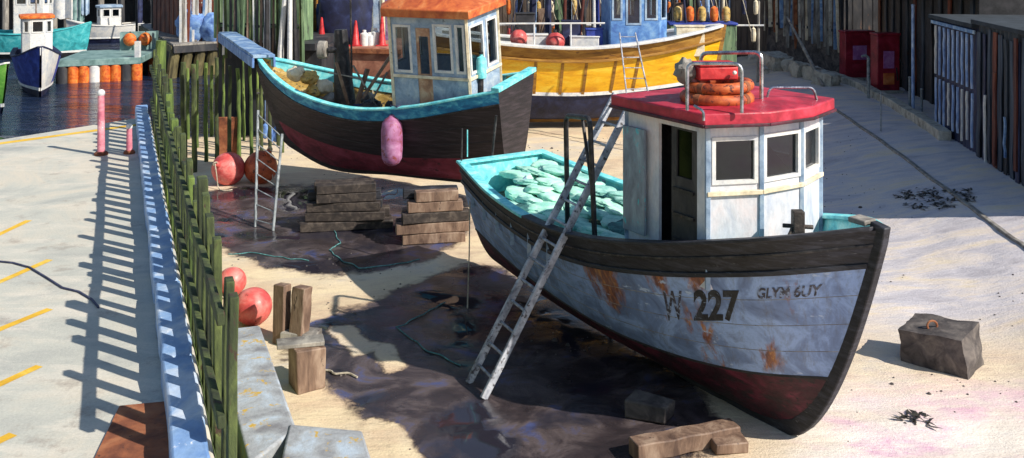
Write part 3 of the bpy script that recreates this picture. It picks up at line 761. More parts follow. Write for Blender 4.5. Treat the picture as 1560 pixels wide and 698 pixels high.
# net bundles heaped on the deck
def heap(a, b):
    base = B1.sheer(a/B1.L)-.66
    return base+.26+.42*smooth((1.2-b)/2.4)*smooth((a+.3)/1.2)+.1*noise.noise(V((a*.9, b*.9, 2)))
def bundle(c, R, sx, sy, sz, seed, mat):
    m = MB()
    def fn(q): return (1+.22*noise.noise(q*1.3+V((seed*3.1, 0, 0)))+.10*noise.noise(q*4+V((seed, 5, 0)))+.05*noise.noise(q*9+V((seed, 1, 3))))
    def sq(q):
        k = (abs(q.x)**3.4+abs(q.y)**3.4+abs(q.z)**3.4)**(-1/3.4); return k*fn(q)*.8
    m.ball(c, (sx, sy, sz), 32, 18, R, sq)
    return m.build('net_bundle', mat, None, origin=V(c))
k = 0
BR = Matrix((B1.ax, B1.r, V((0,0,1)))).transposed()
for i in range(10):
    for j in range(7):
        a = .45+i*.5+RND.uniform(-.1,.1)+(.25 if j % 2 else 0); b = -1.34+j*.44+RND.uniform(-.08,.08)
        t = a/B1.L
        if b > B1.beam(t)-.50 or -b > B1.beam(t)-.34 or a > 5.5: continue
        if b > .2 and a < 1.0: continue
        z = heap(a, b); R = BR @ rot(.12+RND.uniform(-.14,.14), RND.uniform(-.12,.12), 0) @ rz(RND.uniform(-1.5,1.5))
        is_mint = RND.random() < .92
        q_ = RND.uniform(.72, 1.18); o = bundle(B1.w(a, b, z), R, q_*RND.uniform(.44,.54), q_*RND.uniform(.33,.42), RND.uniform(.08,.13), k, C[RND.choice(['mint','mint','mint_grey'])] if is_mint else C['teal_net'])
        tag(o, 'pale mint green net sack heaped on the deck of the grey boat' if is_mint else 'dark teal net sack among the mint ones on the grey boat', 'net sack', 'net sacks heaped on the deck'); k += 1
# turquoise pole across the sacks
p, q = B1.w(2.2,-1.2,2.75), B1.w(4.2,-.3,2.85)
# lifebuoys and red box on the roof
c = P(1092,150,RT+.1)
def ringbuoy(c, R, r, tilt):
    t = thing('lifebuoy', c-V((0,0,r)), '', 'lifebuoy', 'lifebuoys stacked on the roof')
    m = MB(); n = 36
    m.tube([c+V((R*math.cos(2*math.pi*i/n), R*math.sin(2*math.pi*i/n), tilt*math.cos(2*math.pi*i/n))) for i in range(n)], r, 14, True); m.build('ring', C['ring'], t)
    for i in range(4):
        a = math.pi/4+math.pi/2*i; b = MB(); b.tube([c+V((R*math.cos(a+s), R*math.sin(a+s), tilt*math.cos(a+s))) for s in (-.09, 0, .09)], r*1.07, 14); b.build('band', C['rust'], t)
    return t
c.z = RT+.125
ringbuoy(c, .50, .095, .0)['label'] = 'lower orange lifebuoy lying flat on the red wheelhouse roof'
ringbuoy(c+V((.04,.03,.185)), .47, .09, .02)['label'] = 'upper orange lifebuoy of the two stacked on the red roof'
bx = c+V((-.04,0,.40)); t = thing('flare_box', bx-V((0,0,.12)), 'bright red box resting on the stacked orange lifebuoys', 'box')
m = MB(); m.box(bx, (.66,.42,.22), R=rz(.15)); m.build('case', C['red_box'], t, bevel=.03)
m = MB(); m.box(bx+V((0,0,.14)), (.65,.45,.05), R=rz(.15)); m.build('lid', C['red_box'], t, bevel=.015)
m = MB(); m.ball(bx+V((.27,-.25,.02)), .035, 10, 8); m.ball(bx+V((-.25,-.16,.02)), .035, 10, 8); m.build('clasp', C['white_paint'], t)
m = MB(); cc = c+V((-.52,-.05,.42))
def fz(q): return 1+.35*noise.noise(q*2.3)
m.ball(cc, (.17,.15,.2), 18, 12, None, fz); tag(m.build('rag', C['grey_wood'], origin=cc), 'grey crumpled rag hung beside the lifebuoys on the roof', 'rag')

# ------------------------------------------------------------------ ladders
def ladder(name, label, b0, b1, t0, t1, n, w, mat, rnd=False, first=.06):
    b0, b1, t0, t1 = V(b0), V(b1), V(t0), V(t1); root = thing(name, (b0+b1)/2, label, 'ladder')
    up = (b1-b0).cross(t0-b0).normalized()
    for p, q in ((b0, t0), (b1, t1)):
        m = MB(); m.beam(p, q, w*.55, w, up=up, seg=8, jit=.004); m.build('rail', mat, root, bevel=w*.12)
    for i in range(n):
        k = first+(1-first*1.6)*i/(n-1); m = MB(); m.cyl(b0.lerp(t0, k), b1.lerp(t1, k), w*.2, n=8); m.build('rung', mat, root)
    return root
L0, L1 = V((-.76,17.2,.0)), V((-.48,16.55,.0)); L0.z = ground_z(L0.x, L0.y); L1.z = ground_z(L1.x, L1.y)
dv = V((1.47,.92,2.58))*1.86
ladder('ladder', 'long grey aluminium ladder leaning from the mud against the grey boat', L0, L1, L0+dv+V((.02,.03,0)), L1+dv, 14, .13, C['ladder'])
b0, b1 = PD(963,152,36.0), PD(997,150,36.0)
b0 = PD(964,198,36.6); b1 = PD(1006,196,36.6)
b0.z = ground_z(b0.x, b0.y); b1.z = ground_z(b1.x, b1.y)
ladder('ladder', 'thin pale ladder leaning against the yellow boat', b0, b1, PD(944,50,38.75), PD(968,50,38.75), 11, .09, C['ladder'])
b0, b1 = G(389,346), G(416,352)
ladder('ladder', 'grey ladder standing on the mud near the dark boat bow', b0, b1, PD(393,168,b0.y+1.0), PD(430,204,b1.y+.9), 8, .075, C['grey_ladder'])

# ------------------------------------------------------------------ dark boat with blue rails
ax2 = V((-.9,.43,0)).normalized(); st = V((.30,28.5,0)); bo = st+ax2*9.35
B2 = Hull(st.xy, bo.xy, [(0,3.78),(.12,3.55),(.3,3.22),(.5,3.06),(.75,3.35),(1,4.05)],
          [(0,1.2),(.3,1.55),(.55,1.55),(.78,1.15),(.92,.55),(1,.06)], [(0,.75),(.5,.7),(.85,.75),(1,1.25)],
          ak0=.3, rake=1.1, e0=.42, e1=.6, heel=-math.radians(7), z0=.7)
boat2 = thing('fishing_boat', B2.w(4.6,0,.7), 'dark tarred fishing boat with blue rails and orange roof propped on timber blocks', 'boat')
wl2 = spline([(0,1.75),(.5,1.55),(1,2.0)]); vw2 = lambda t: B2.v_at(t, wl2(t)); vr2 = lambda t: B2.v_at(t, B2.sheer(t)-.36)
B2.band(K(0), vw2, 12).build('bottom', C['antifoul_pink'], boat2)['label'] = 'faded maroon antifouled bottom'
B2.band(vw2, vr2, 10).build('topsides', C['tar_hull'], boat2)
B2.band(vr2, K(1), 4, off=.004).build('bulwark', C['blue_rail'], boat2)
B2.transom().build('transom', C['tar_hull'], boat2)
for side in (1, -1):
    B2.strake(vr2, .04, .05, side).build('rubbing_strake', C['dark_steel'], boat2, bevel=.01)
    B2.cap(.05,.15,.06, side, 0, .995).build('cap_rail', C['turq'], boat2, bevel=.012)
    for k in (.33, .66):
        B2.strake(lambda t, k=k: vw2(t)+(vr2(t)-vw2(t))*k, .008, .02, side).build('plank_seam', C['dark_inside'], boat2)
B2.transom_cap(.06,.2,.14).build('cap_rail', C['turq'], boat2, bevel=.02)
inn, dk = B2.inner(lambda t: .85); inn.build('inner_planking', C['yellow_in'], boat2); dk.build('deck', C['deck_wood'], boat2)
m = MB(); rings = []
for i in range(31):
    t = .1+.86*i/30; a, b, z = B2.loc(t, 1, 1); a2, b2, z2 = B2.loc(t, B2.v_at(t, z-.3), 1)
    rings.append([B2.w(a, b-.11, z-.005), B2.w(a, b2-.13, z-.3)])
m.loft(rings, closed=False); m.build('inner_rail_band', C['turq'], boat2)
B2.stem(.15, .12, keel_to=.05).build('stem_post', C['tar_hull'], boat2, bevel=.02)
for t in (.3,.38,.46,.54,.62,.7,.78):
    m = MB(); a, b, z = B2.loc(t, 1, 1); m.beam(B2.w(a, b-.17, z-.84), B2.w(a, b-.17, z-.3), .1, .08); m.build('stanchion', C['cream'], boat2)
W2 = [(1.0,-.98),(3.55,-.98),(3.9,-.4),(3.9,.4),(3.55,.98),(1.0,.98)]
wm, ops = cabin(B2, W2, 2.4, 5.78, {0: [(.04,.14,4.2,5.55),(.2,.42,4.2,5.55),(.47,.66,3.0,5.45),(.73,.94,4.15,5.5)], 1: [(.15,.85,4.2,5.5)], 2: [(.15,.85,4.2,5.5)], 3: [(.2,.8,4.2,5.5)], 4: [(.1,.4,4.2,5.5),(.55,.9,4.2,5.5)], 5: [(.08,.40,4.15,5.5),(.52,.93,4.15,5.5)]})
house2 = wm.build('wheelhouse', C['house_blue'], boat2)
windows(B2, [o for o in ops if not (o[0] == 0 and o[3] < 3.5)], house2, C['white_paint'], .07)
o = [o for o in ops if o[0] == 0 and o[3] < 3.5][0]
doorpanel(B2, o[1], o[2]-o[1], 3.0, 5.44, o[5], 'door', C['tan_frame'], [(.18,.82,4.1,5.2)], house2)
m = MB(); m.add([B2.w(*(o[1]+(o[2]-o[1])*u+o[5]*.04).xy, z) for u, z in ((.18,4.1),(.82,4.1),(.82,5.2),(.18,5.2))], [(0,1,2,3)]); m.build('window_pane', C['glass'], house2)
plate(B2, poly_off(W2, -.22), 5.78, .24, house2, 'roof', C['orange_roof'], crown=.3, bevel=.03)
for i in (0, 1, 5):
    m = MB(); m.beam(B2.w(*W2[i], 2.5), B2.w(*W2[i], 5.775), .09, .09); m.build('corner_post', C['cream'], house2, bevel=.01)
m = MB(); m.beam(B2.w(.97,-1.01,4.02), B2.w(3.5,-1.01,4.02), .05, .09); m.beam(B2.w(.965,-1.0,4.02), B2.w(.965,1.0,4.02), .05, .09); m.build('ledge', C['cream'], house2, bevel=.01)
m = MB(); p = B2.w(.3,.5,3.3); m.cyl(PD(536,120,30.2), PD(533,-60,30.2), .03, n=8); m.build('whip_aerial', C['dark_steel'], boat2)
# turquoise bottle on deck, fender, winch with its drum and struts
p = PD(733,120,28.15); t = thing('gas_bottle', p, 'turquoise gas bottle standing by the orange roofed wheelhouse', 'gas bottle')
m = MB(); m.lathe(p, [(.1,0),(.14,.02),(.15,.08),(.15,.5),(.12,.6),(.05,.65),(.04,.7)], 18); m.build('cylinder', C['turq'], t)
m = MB(); m.lathe(p, [(.035,.7),(.07,.71),(.07,.77),(.02,.78)], 12); m.build('valve', C['dark_steel'], t)
m = MB(); m.cyl(p, p+V((0,0,-1.0)), .07, n=8); m.build('stand', C['dark_steel'], t)
fp = B2.pt(.325, .55, -1, .16); fp2 = PD(597,214,fp.y-.12); t = thing('fender', fp2, 'mauve sausage fender hanging on the dark hull under the blue rail', 'fender')
m = MB(); m.lathe(fp2, [(.03,-.72),(.12,-.71),(.22,-.64),(.29,-.5),(.31,-.2),(.31,.3),(.28,.5),(.2,.62),(.1,.68),(.06,.74)], 20); m.build('bladder', C['fender'], t)
m = MB(); m.tube([fp2+V((0,0,.7)), fp2+V((-.04,.06,1.0)), B2.pt(.325,1,-1,.06)+V((0,0,.08)), B2.pt(.325,1,-1,-.1)+V((0,0,.08))], .022, 8); m.build('lanyard', C['dark_rope'], t)
wb = B2.w(5.6,-.15,2.3)
m = MB(); pb = PD(520,150,wb.y); m.tube([PD(526,160,wb.y), PD(522,110,wb.y), PD(519,45,wb.y)], [.34,.27,.2], 12); m.build('winch_post', C['dark_steel'], boat2, bevel=.02)
m = MB(); c1 = PD(490,76,wb.y-.1); m.tube([c1+V((-.10,.02,0)), c1+V((.16,0,0))], .28, 20); m.build('winch_drum', C['grey_wood'], boat2, bevel=.03)
m = MB(); m.tube([c1+V((.2,0,0)), c1+V((.5,0,0))], .1, 12); m.build('drum_shaft', C['dark_steel'], boat2)
for (a, b, w_) in (((512,95),(532,165),.12),((552,150),(596,84),.14),((538,100),(572,160),.1),((500,110),(590,128),.06),((560,165),(590,110),.08),((540,170),(560,105),.16)):
    m = MB(); m.beam(PD(*a, wb.y-.5), PD(*b, wb.y-.3), w_, w_*.6); m.build('strut', C['old_wood'] if w_ > .1 else C['grey_wood'], boat2)
for i, (x, y, mt) in enumerate(((452,112,'cream'),(472,118,'yellow_in'),(478,140,'yellow_in'),(494,132,'cream'),(505,152,'grey_wood'),(560,150,'grey_wood'))):
    c = PD(x, y, 31.4-.0*i); c.z = max(c.z, 2.6)
    m = MB(); m.ball(c, (.34,.26,.26), 16, 10, rz(i), lambda q, i=i: .9+.3*noise.noise(q*1.8+V((i*2.,0,0))))
    tag(m.build('net_sack', C[mt], origin=c), ['cream net sack nearest the bow of the dark boat','yellow sack beside the cream one in the dark boat','lower yellow sack on the foredeck of the dark boat','cream sack in front of the winch drum','grey sack at the foot of the winch post','grey sack beside the brown struts of the dark boat'][i], 'sack', 'sacks in the dark boat')

# ------------------------------------------------------------------ yellow boat
B3 = Hull((-3.2,41.6), (9.1,42.4), [(0,4.0),(.25,3.6),(.5,3.46),(.75,3.72),(1,4.2)], [(0,1.5),(.3,2.0),(.6,1.95),(.82,1.35),(.94,.6),(1,.06)],
          [(0,.35),(.5,.3),(1,.5)], ak0=.3, rake=1.0, e0=.34, e1=.55)
boat3 = thing('fishing_boat', B3.w(6,0,.3), 'yellow hulled fishing boat with white rail and blue cabin behind the dark boat', 'boat')
wl3 = spline([(0,1.75),(.5,1.5),(1,1.9)]); vw3 = lambda t: B3.v_at(t, wl3(t)); vr3 = lambda t: B3.v_at(t, B3.sheer(t)-.5)
B3.band(K(0), vw3, 8).build('bottom', C['navy'], boat3)
B3.band(vw3, vr3, 8).build('topsides', C['yellow_hull'], boat3)
B3.band(vr3, K(1), 4, off=.004).build('bulwark', C['ochre'], boat3)  # ochre band puts the shade under the white rail into the colour
B3.transom().build('transom', C['yellow_hull'], boat3)
for side in (1, -1):
    B3.strake(vr3, .16, .1, side).build('rubbing_strake', C['ochre'], boat3, bevel=.02)
    B3.strake(lambda t: vw3(t)+.02, .03, .14, side).build('boot_line', C['white_paint'], boat3)
    B3.cap(.2,.25,.12, side, 0, .995).build('cap_rail', C['white_paint'], boat3, bevel=.02)
B3.transom_cap(.1,.25,.1).build('cap_rail', C['white_paint'], boat3)
inn, dk = B3.inner(lambda t: .5); inn.build('inner_planking', C['white_paint'], boat3); dk.build('deck', C['deck_wood'], boat3)
B3.stem(.18, .12, keel_to=.05).build('stem_post', C['ochre'], boat3, bevel=.02)
for t in (.33,.42,.5,.6,.68):
    m = MB(); rings = []
    for j in range(9):
        v = vw3(t)+(vr3(t)-vw3(t))*j/8; a, b, z = B3.loc(t, v, 1); rings.append([B3.w(a-.06,b+.035,z),B3.w(a+.06,b+.035,z),B3.w(a+.06,b-.02,z),B3.w(a-.06,b-.02,z)])
    m.loft(rings); m.build('rubbing_rib', C['ochre'], boat3)
W3 = [(7.2,1.15),(9.3,1.15),(9.75,.5),(9.75,-.5),(9.3,-1.15),(7.2,-1.15)]
wm, ops = cabin(B3, W3, 2.9, 6.4, {0: [(.06,.24,4.6,6.0),(.34,.62,4.4,5.9),(.72,.95,4.6,6.0)], 1: [(.15,.85,4.6,6.0)], 3: [(.15,.85,4.6,6.0)], 4: [(.3,.7,4.6,6.0)]})
house3 = wm.build('wheelhouse', C['sky_blue'], boat3); windows(B3, ops, house3, C['house_blue'], .08)
plate(B3, poly_off(W3, .2), 6.4, .2, house3, 'roof', C['ochre'], crown=.2)
m = MB()
for (a_, h_) in ((1.0,.9),(2.5,.9),(4.0,.9),(5.5,.9)): m.cyl(B3.w(a_, 1.75, 3.4), B3.w(a_, 1.75, 4.5), .035, n=6)
m.cyl(B3.w(.6,1.75,4.5), B3.w(6.9,1.75,4.5), .035, n=6); m.build('guard_rail', C['white_paint'], boat3)
for i, (x, y, r, lb) in enumerate(((790,58,.36,'red buoy on the yellow boat rail beside the orange roofed wheelhouse'),(846,64,.40,'larger red buoy resting on the middle of the yellow boat rail'))):
    c = PD(x, y, 40.9); t = thing('buoy', c-V((0,0,r)), lb, 'buoy', 'red buoys on the yellow boat')
    m = MB(); m.ball(c, r, 20, 14); m.build('float', C['buoy'], t); m = MB(); m.tube([c+V((0,0,r*.95)), c+V((0,0,r*1.25))], .08, 10); m.build('eye', C['dark_steel'], t)
k = 0
for (x, y, sx, sz, mt, lb) in ((818,60,.9,.35,'white_paint','long white fish box between the two red buoys'),(890,62,1.2,.3,'white_paint','white fish box behind the guard rail of the yellow boat'),(905,52,.7,.4,'royal','royal blue fish box on the yellow boat'),(1010,74,.7,.5,'green_hut','pale green crate beside the ladder on the yellow boat'),(1050,48,1.2,.4,'cream','cream deck locker on the foredeck of the yellow boat'),(870,40,.8,.4,'navy','navy crate stacked behind the white fish box'),(800,34,.8,.7,'dark_inside','black crate behind the red buoy of the yellow boat')):
    c = PD(x, y, 41.3+.12*k); t = thing('fish_box', V((c.x,c.y,3.0)), lb, 'box')
    m = MB(); m.box(V((c.x,c.y,(3.0+c.z+sz/2)/2)), (sx,.55,c.z+sz/2-3.0)); m.build('body', C[mt], t, bevel=.03)
    m = MB(); m.box(V((c.x,c.y,c.z+sz/2+.03)), (sx+.06,.61,.06)); m.build('rim', C[mt], t, bevel=.015); k += 1

# ------------------------------------------------------------------ buoys on the sand
def buoy(px, py, rpx, mat, label, tilt):
    g = G(px, py+rpx*.82); s = F/g.y; r = rpx/s; c = V((g.x, g.y, g.z+r*.93)); t = thing('buoy', g, label, 'buoy', 'buoys lying on the sand by the quay')
    R = rot(tilt[0], tilt[1], 0); m = MB(); m.ball(c, r, 32, 22, R, lambda q: 1+.13*max(0, q.z-.6)); m.build('float', mat, t)
    m = MB(); a = c+R @ V((0,0,r*1.02)); b = c+R @ V((0,0,r*1.3)); m.tube([a, b], [r*.2, r*.16], 14); m.build('neck', mat, t, bevel=.01)
    m = MB(); e = c+R @ V((0,0,r*1.36)); X, Z = R @ V((1,0,0)), R @ V((0,0,1))
    m.tube([e+(X*math.cos(i*math.pi/6)+Z*math.sin(i*math.pi/6))*r*.13 for i in range(12)], r*.045, 6, True); m.build('eye', C['rope'], t)
    dn = V((e.x, e.y, g.z)); sgn = .25
    m = MB(); pth = [e, e.lerp(dn,.5)+V((sgn*.3,-.05,0)), V((dn.x+sgn*.5, dn.y-.1, ground_z(dn.x+sgn*.5, dn.y-.1)+.02)), V((dn.x+sgn*1.6, dn.y-.35, ground_z(dn.x+sgn*1.6, dn.y-.35)+.02)), V((dn.x+sgn*2.4, dn.y-.2, ground_z(dn.x+sgn*2.4, dn.y-.2)+.02))]; m.tube(round_path(pth,.2), .018, 6); m.build('lanyard', C['rope'], t)
buoy(354,431,21,C['buoy'],'smaller coral buoy by the green quay wall, behind another', (.5,-.9))
buoy(386,470,28,C['buoy'],'large coral red buoy beside the sawn posts at the quay foot', (.3,-1.2))
buoy(348,260,25,C['buoy'],'pink coral buoy on the sand beside the rusty orange one', (1.0,-.7))
buoy(397,258,25,C['buoy_rust'],'rusty orange buoy behind the grey ladder', (.2,.5))

# ------------------------------------------------------------------ timbers
def timber(name, label, boxes, mat, cat, group=None, origin=None):
    t = thing(name, origin, label, cat, group)
    for bx_ in boxes:
        m = MB(); m.beam(*bx_[:4], seg=6, jit=.012); m.build('baulk', bx_[4] if len(bx_) > 4 else mat, t, bevel=.02)
    return t
def post(px, py0, py1, wpx, lb, mat, lean=.0):
    g = G(px, py0); s = F/g.y; top = V((g.x+lean, g.y+.12, CZ-(py1+80)/F*g.y)); m = MB()
    m.beam(g-V((0,0,.2)), top, wpx/s, wpx/s*.85, up=V((.5,1,0)), seg=8, jit=.008); tag(m.build('sawn_post', mat, origin=g, bevel=.018), lb, 'post')
post(428,522,436,21,'left of two sawn timber posts standing beside the coral buoy', C['old_wood'])
post(454,526,440,24,'right of two sawn timber posts standing beside the coral buoy', C['old_wood'], .06)
g = G(466,592); R = rz(.5); t = thing('timber_block', g, 'notched brown timber block below the two sawn posts', 'block')
m = MB(); m.box(g+V((0,.1,.36)), (.5,.5,.72), R=R, jit=.02); m.build('body', C['old_wood'], t, bevel=.02)
m = MB(); m.box(g+V((-.12,.12,.75)), (.8,.36,.07), R=rz(.25), jit=.01); m.build('top_board', C['grey_wood'], t, bevel=.01)
g2 = G(455,530); m = MB(); m.box(g2+V((0,.2,.12)), (.7,.4,.24), R=rz(-.2), jit=.02); tag(m.build('timber_block', C['grey_wood'], origin=g2, bevel=.02), 'low grey timber block lying at the foot of the sawn posts', 'block')
# blocks under the dark boat
def stack(px0, px1, py, rows, label, mats, ang=.1, hh=.26):
    g = G((px0+px1)/2, py); s = F/g.y; ln = (px1-px0)/s; t = thing('timber_stack', g, label, 'timber stack')
    for r in range(rows):
        for j in range(2):
            a = ang+RND.uniform(-.08,.08); z = g.z+hh*(r+.5)+.004; off = V((math.sin(ang)*-.5*j, .34*j, 0)); d = V((math.cos(a), math.sin(a), 0))*(ln/2*(1-.07*r)+RND.uniform(-.12,.1))
            c = V((g.x+RND.uniform(-.1,.1), g.y+.15, z))+off; m = MB(); m.beam(c-d, c+d, .31, hh-.012, seg=6, jit=.008); m.build('baulk', RND.choice(mats), t, bevel=.018)
    return t
stack(462,592,352,5,'tall dark stack of tarred timber baulks under the dark boat', [C['black_timber'],C['dark_wood'],C['dark_wood']], .14, .25)
stack(606,714,372,5,'stack of brown and black baulks under the stern of the dark boat', [C['dark_wood'],C['black_timber'],C['old_wood']], .18, .27)
# blocks under the grey boat
g = G(1050,705); t = timber('timber_baulk', 'brown timber baulk under the bow of the grey boat', [(G(965,700)+V((0,0,.13)), G(1120,668)+V((0,.0,.13)), .32, .26)], C['old_wood'], 'timber', origin=g)
g = G(985,650); m = MB(); m.box(g+V((.1,.35,.15)), (.7,.4,.3), R=rz(-.5), jit=.03); tag(m.build('timber_block', C['stone'], origin=g, bevel=.03), 'dark grey block wedged below the keel of the grey boat', 'block')
g = G(1112,690); m = MB(); m.box(g+V((0,.1,.08)), (.5,.34,.16), R=rz(.2), jit=.02); tag(m.build('timber_block', C['old_wood'], origin=g, bevel=.02), 'small yellowish wedge under the forefoot of the grey boat', 'block')
# the dark mooring block on the right
g = G(1440,562); m = MB(); R = rot(.10,-.09,-.75); t = thing('mooring_block', g, 'dark square cut stone block lying alone on the pale sand', 'stone block')
def rough(c, size, R, n, amp, seed):
    bm = bmesh.new(); bmesh.ops.create_cube(bm, size=1); bmesh.ops.subdivide_edges(bm, edges=bm.edges, cuts=n, use_grid_fill=True); mb = MB(); bm.verts.ensure_lookup_table()
    vs = []
    for v in bm.verts:
        p = v.co; l = max(abs(p.x), abs(p.y), abs(p.z)); sp = p.normalized()*.62; p = p.lerp(sp, .14)
        p = V((p.x*size[0], p.y*size[1], p.z*size[2])); p += p.normalized()*amp*noise.noise(p*2.6+V((seed,0,0)))+p.normalized()*amp*.4*noise.noise(p*8)
        vs.append(R @ p+V(c))
    mb.add(vs, [tuple(v.index for v in f.verts) for f in bm.faces]); bm.free(); return mb
rough(g+V((.02,.25,.29)), (1.18,.86,.8), R, 9, .07, 2).build('block', C['stone'], t)
m = MB(); c = g+V((-.15,.2,.70)); m.tube([c+V((.09*math.cos(i*math.pi/6), 0, .09*math.sin(i*math.pi/6))) for i in range(12)], .02, 6, True); m.build('iron_ring', C['rust'], t)

# lichen beam, L shaped, outside the quay
def lbeam():
    zt = 2.4; t = thing('fender_beam', P(400,580,zt)-V((0,0,zt)), 'weathered grey L shaped beam with yellow lichen beside the quay', 'beam')
    A = [P(325,503,zt), P(396,495,zt), P(452,652,zt), P(382,702,zt)]
    A[3] = P(380,706,zt)
    def slab(c, z0, name, mat, parent):
        m = MB(); n = len(c); m.loft([[V((p.x,p.y,z0)) for p in c], [V((p.x,p.y,z0+.0+(zt-z0))) for p in c]]); return m.build(name, mat, parent, bevel=.03)
    slab(A, zt-.5, 'long_beam', C['lichen'], t)
    D = [P(437,643,zt-.05), P(550,652,zt-.05), P(580,730,zt-.05), P(384,730,zt-.05)]
    m = MB(); z1 = zt+.02
    D = [P(440,645,z1), P(552,655,z1), P(578,735,z1), P(420,735,z1)]
    m.loft([[V((p.x,p.y,z1-.52)) for p in D], D]); m.build('short_beam', C['lichen'], t, bevel=.03)
    for q in (A[0].lerp(A[2], .12), A[0].lerp(A[2], .9), D[1].lerp(D[3], .3)):
        m = MB(); m.beam(V((q.x,q.y,-.3)), V((q.x,q.y,zt-.45)), .3, .3, seg=4, jit=.01); m.build('leg', C['weed'], t, bevel=.02)
lbeam()

# ropes on the mud
def rope(pts, r, mat, label, name='rope'):
    path = []; base = [G(*p) for p in pts]
    for i in range(len(base)-1):
        for j in range(8): path.append(base[i].lerp(base[i+1], j/8))
    path.append(base[-1]); out = []
    for i, p in enumerate(path):
        q = V((p.x+.07*noise.noise(V((i*.33, pts[0][0], 0))), p.y+.1*noise.noise(V((i*.33, pts[0][1], 7))), 0)); q.z = ground_z(q.x, q.y)+r*1.3; out.append(q)
    m = MB(); m.tube(out, r, 6); tag(m.build(name, mat, origin=out[0]), label, 'rope')
rope([(508,345),(516,372),(502,382),(520,398),(548,410),(600,404),(640,396)], .013, C['teal_rope'], 'thin teal rope trailing on the mud below the dark stack')
rope([(348,388),(380,386),(420,392),(470,398)], .013, C['teal_rope'], 'pale teal rope lying straight across the upper mud')
rope([(678,462),(640,482),(605,500),(640,528),(700,558)], .013, C['teal_rope'], 'teal rope bent in a V on the wet mud before the grey boat')
rope([(462,556),(500,568),(545,576)], .02, C['rope'], 'short pale rope end beside the notched block')
m = MB(); p0 = PD(716,300,21.9); gg = G(712,470); m.tube([p0, p0.lerp(gg,.5)+V((.01,0,-.1)), gg], .014, 6); tag(m.build('mooring_line', C['rope'], origin=gg), 'thin line hanging from the stern of the grey boat', 'rope')

# ------------------------------------------------------------------ jetty, piles and the huts on it (upper left)
JZ = 1.75
def jp(px, py): return P(px, py, JZ)
c0, c1 = jp(264,68), jp(352,62); dv_ = V((-.5,1,0)); c2 = c1+dv_*16; c3 = c0+dv_*16
t = thing('jetty', V((c0.x, c0.y, 0)), 'dark timber jetty on leaning olive legs beyond the quay', 'jetty')
m = MB(); m.loft([[V((p.x,p.y,JZ-.12)) for p in (c0,c1,c2,c3)], [V((p.x,p.y,JZ)) for p in (c0,c1,c2,c3)]]); m.build('deck', C['grey_wood'], t, bevel=.015)
m = MB(); e0 = V((0,0,JZ-.33)); m.beam(c0*1+e0-V((0,0,JZ)), c1+e0-V((0,0,JZ)), .2, .4); m.build('front_beam', C['pier_dark'], t, bevel=.01)
m = MB(); m.beam(c0+V((-.05,.1,-.33)), c3+V((-.05,0,-.33)), .22, .42); m.build('side_beam', C['olive'], t, bevel=.01)
for i in range(5):
    for j in range(3):
        b = c0.lerp(c1, .06+.22*i)+dv_*(.25+4.5*j); m = MB(); m.tube([V((b.x-.5,b.y+.1,-1.6)), V((b.x-.2,b.y,.6)), V((b.x,b.y,JZ-.12))], [.34,.32,.3], 10); m.build('leg', C['olive'] if j == 0 else C['pier_dark'], t)
for a, b, nm in ((c0+dv_*2.2, c1+dv_*2.2, 'back_boarding'), (c0+dv_*.6, c0+dv_*15.5, 'side_boarding')):
    m = MB(); m.beam(V((a.x,a.y,.1)), V((b.x,b.y,.1)), .12, 2*(JZ-.3)); m.build(nm, C['pier_dark'], t)
# pale pickets of the jetty fence
fr = thing('jetty_fence', c0.copy(), 'pale flaking picket fence on the front edge of the jetty', 'fence')
n = 24
for i in range(n):
    q = c0.lerp(c1, i/(n-1)); m = MB(); h = RND.uniform(3.0,3.8); m.beam(q+V((0,1.25,.01)), q+V((RND.uniform(-.12,.12),1.25,h)), RND.uniform(.1,.2), .04, up=V((0,1,0)), seg=3, jit=.008); m.build('picket', C[('white_paint','grey_wood','white_paint','rust_hut','plank_blue')[i % 5]], fr)
for h in (.5, 2.4):
    m = MB(); m.beam(c0+V((0,1.32,h)), c1+V((0,1.32,h)), .05, .08); m.build('rail', C['grey_wood'], fr)
# blue tarpaulin bundles on the jetty
for (x, y, sx, sz, lb) in ((286,40,1.0,1.05,'pale blue tarpaulin bundle on the jetty, taller and leftmost'),(318,44,.8,.95,'blue tarpaulin bundle on the jetty next to the pale one'),(338,46,.5,1.05,'slim blue tarpaulin roll at the right end of the jetty')):
    c = jp(x, 64)+V((0,.45,0))+V((0,0,sz)); m = MB(); m.ball(c, (sx,.5,sz), 20, 14, None, lambda q, x=x: (.95+.3*noise.noise(q*1.6+V((x,0,0))))*(1.0 if q.z < .2 else 1.0-.15*q.z)); tag(m.build('tarpaulin_bundle', C['tarp_blue'], origin=c-V((0,0,sz))), lb, 'tarpaulin', 'blue tarpaulin bundles on the jetty')
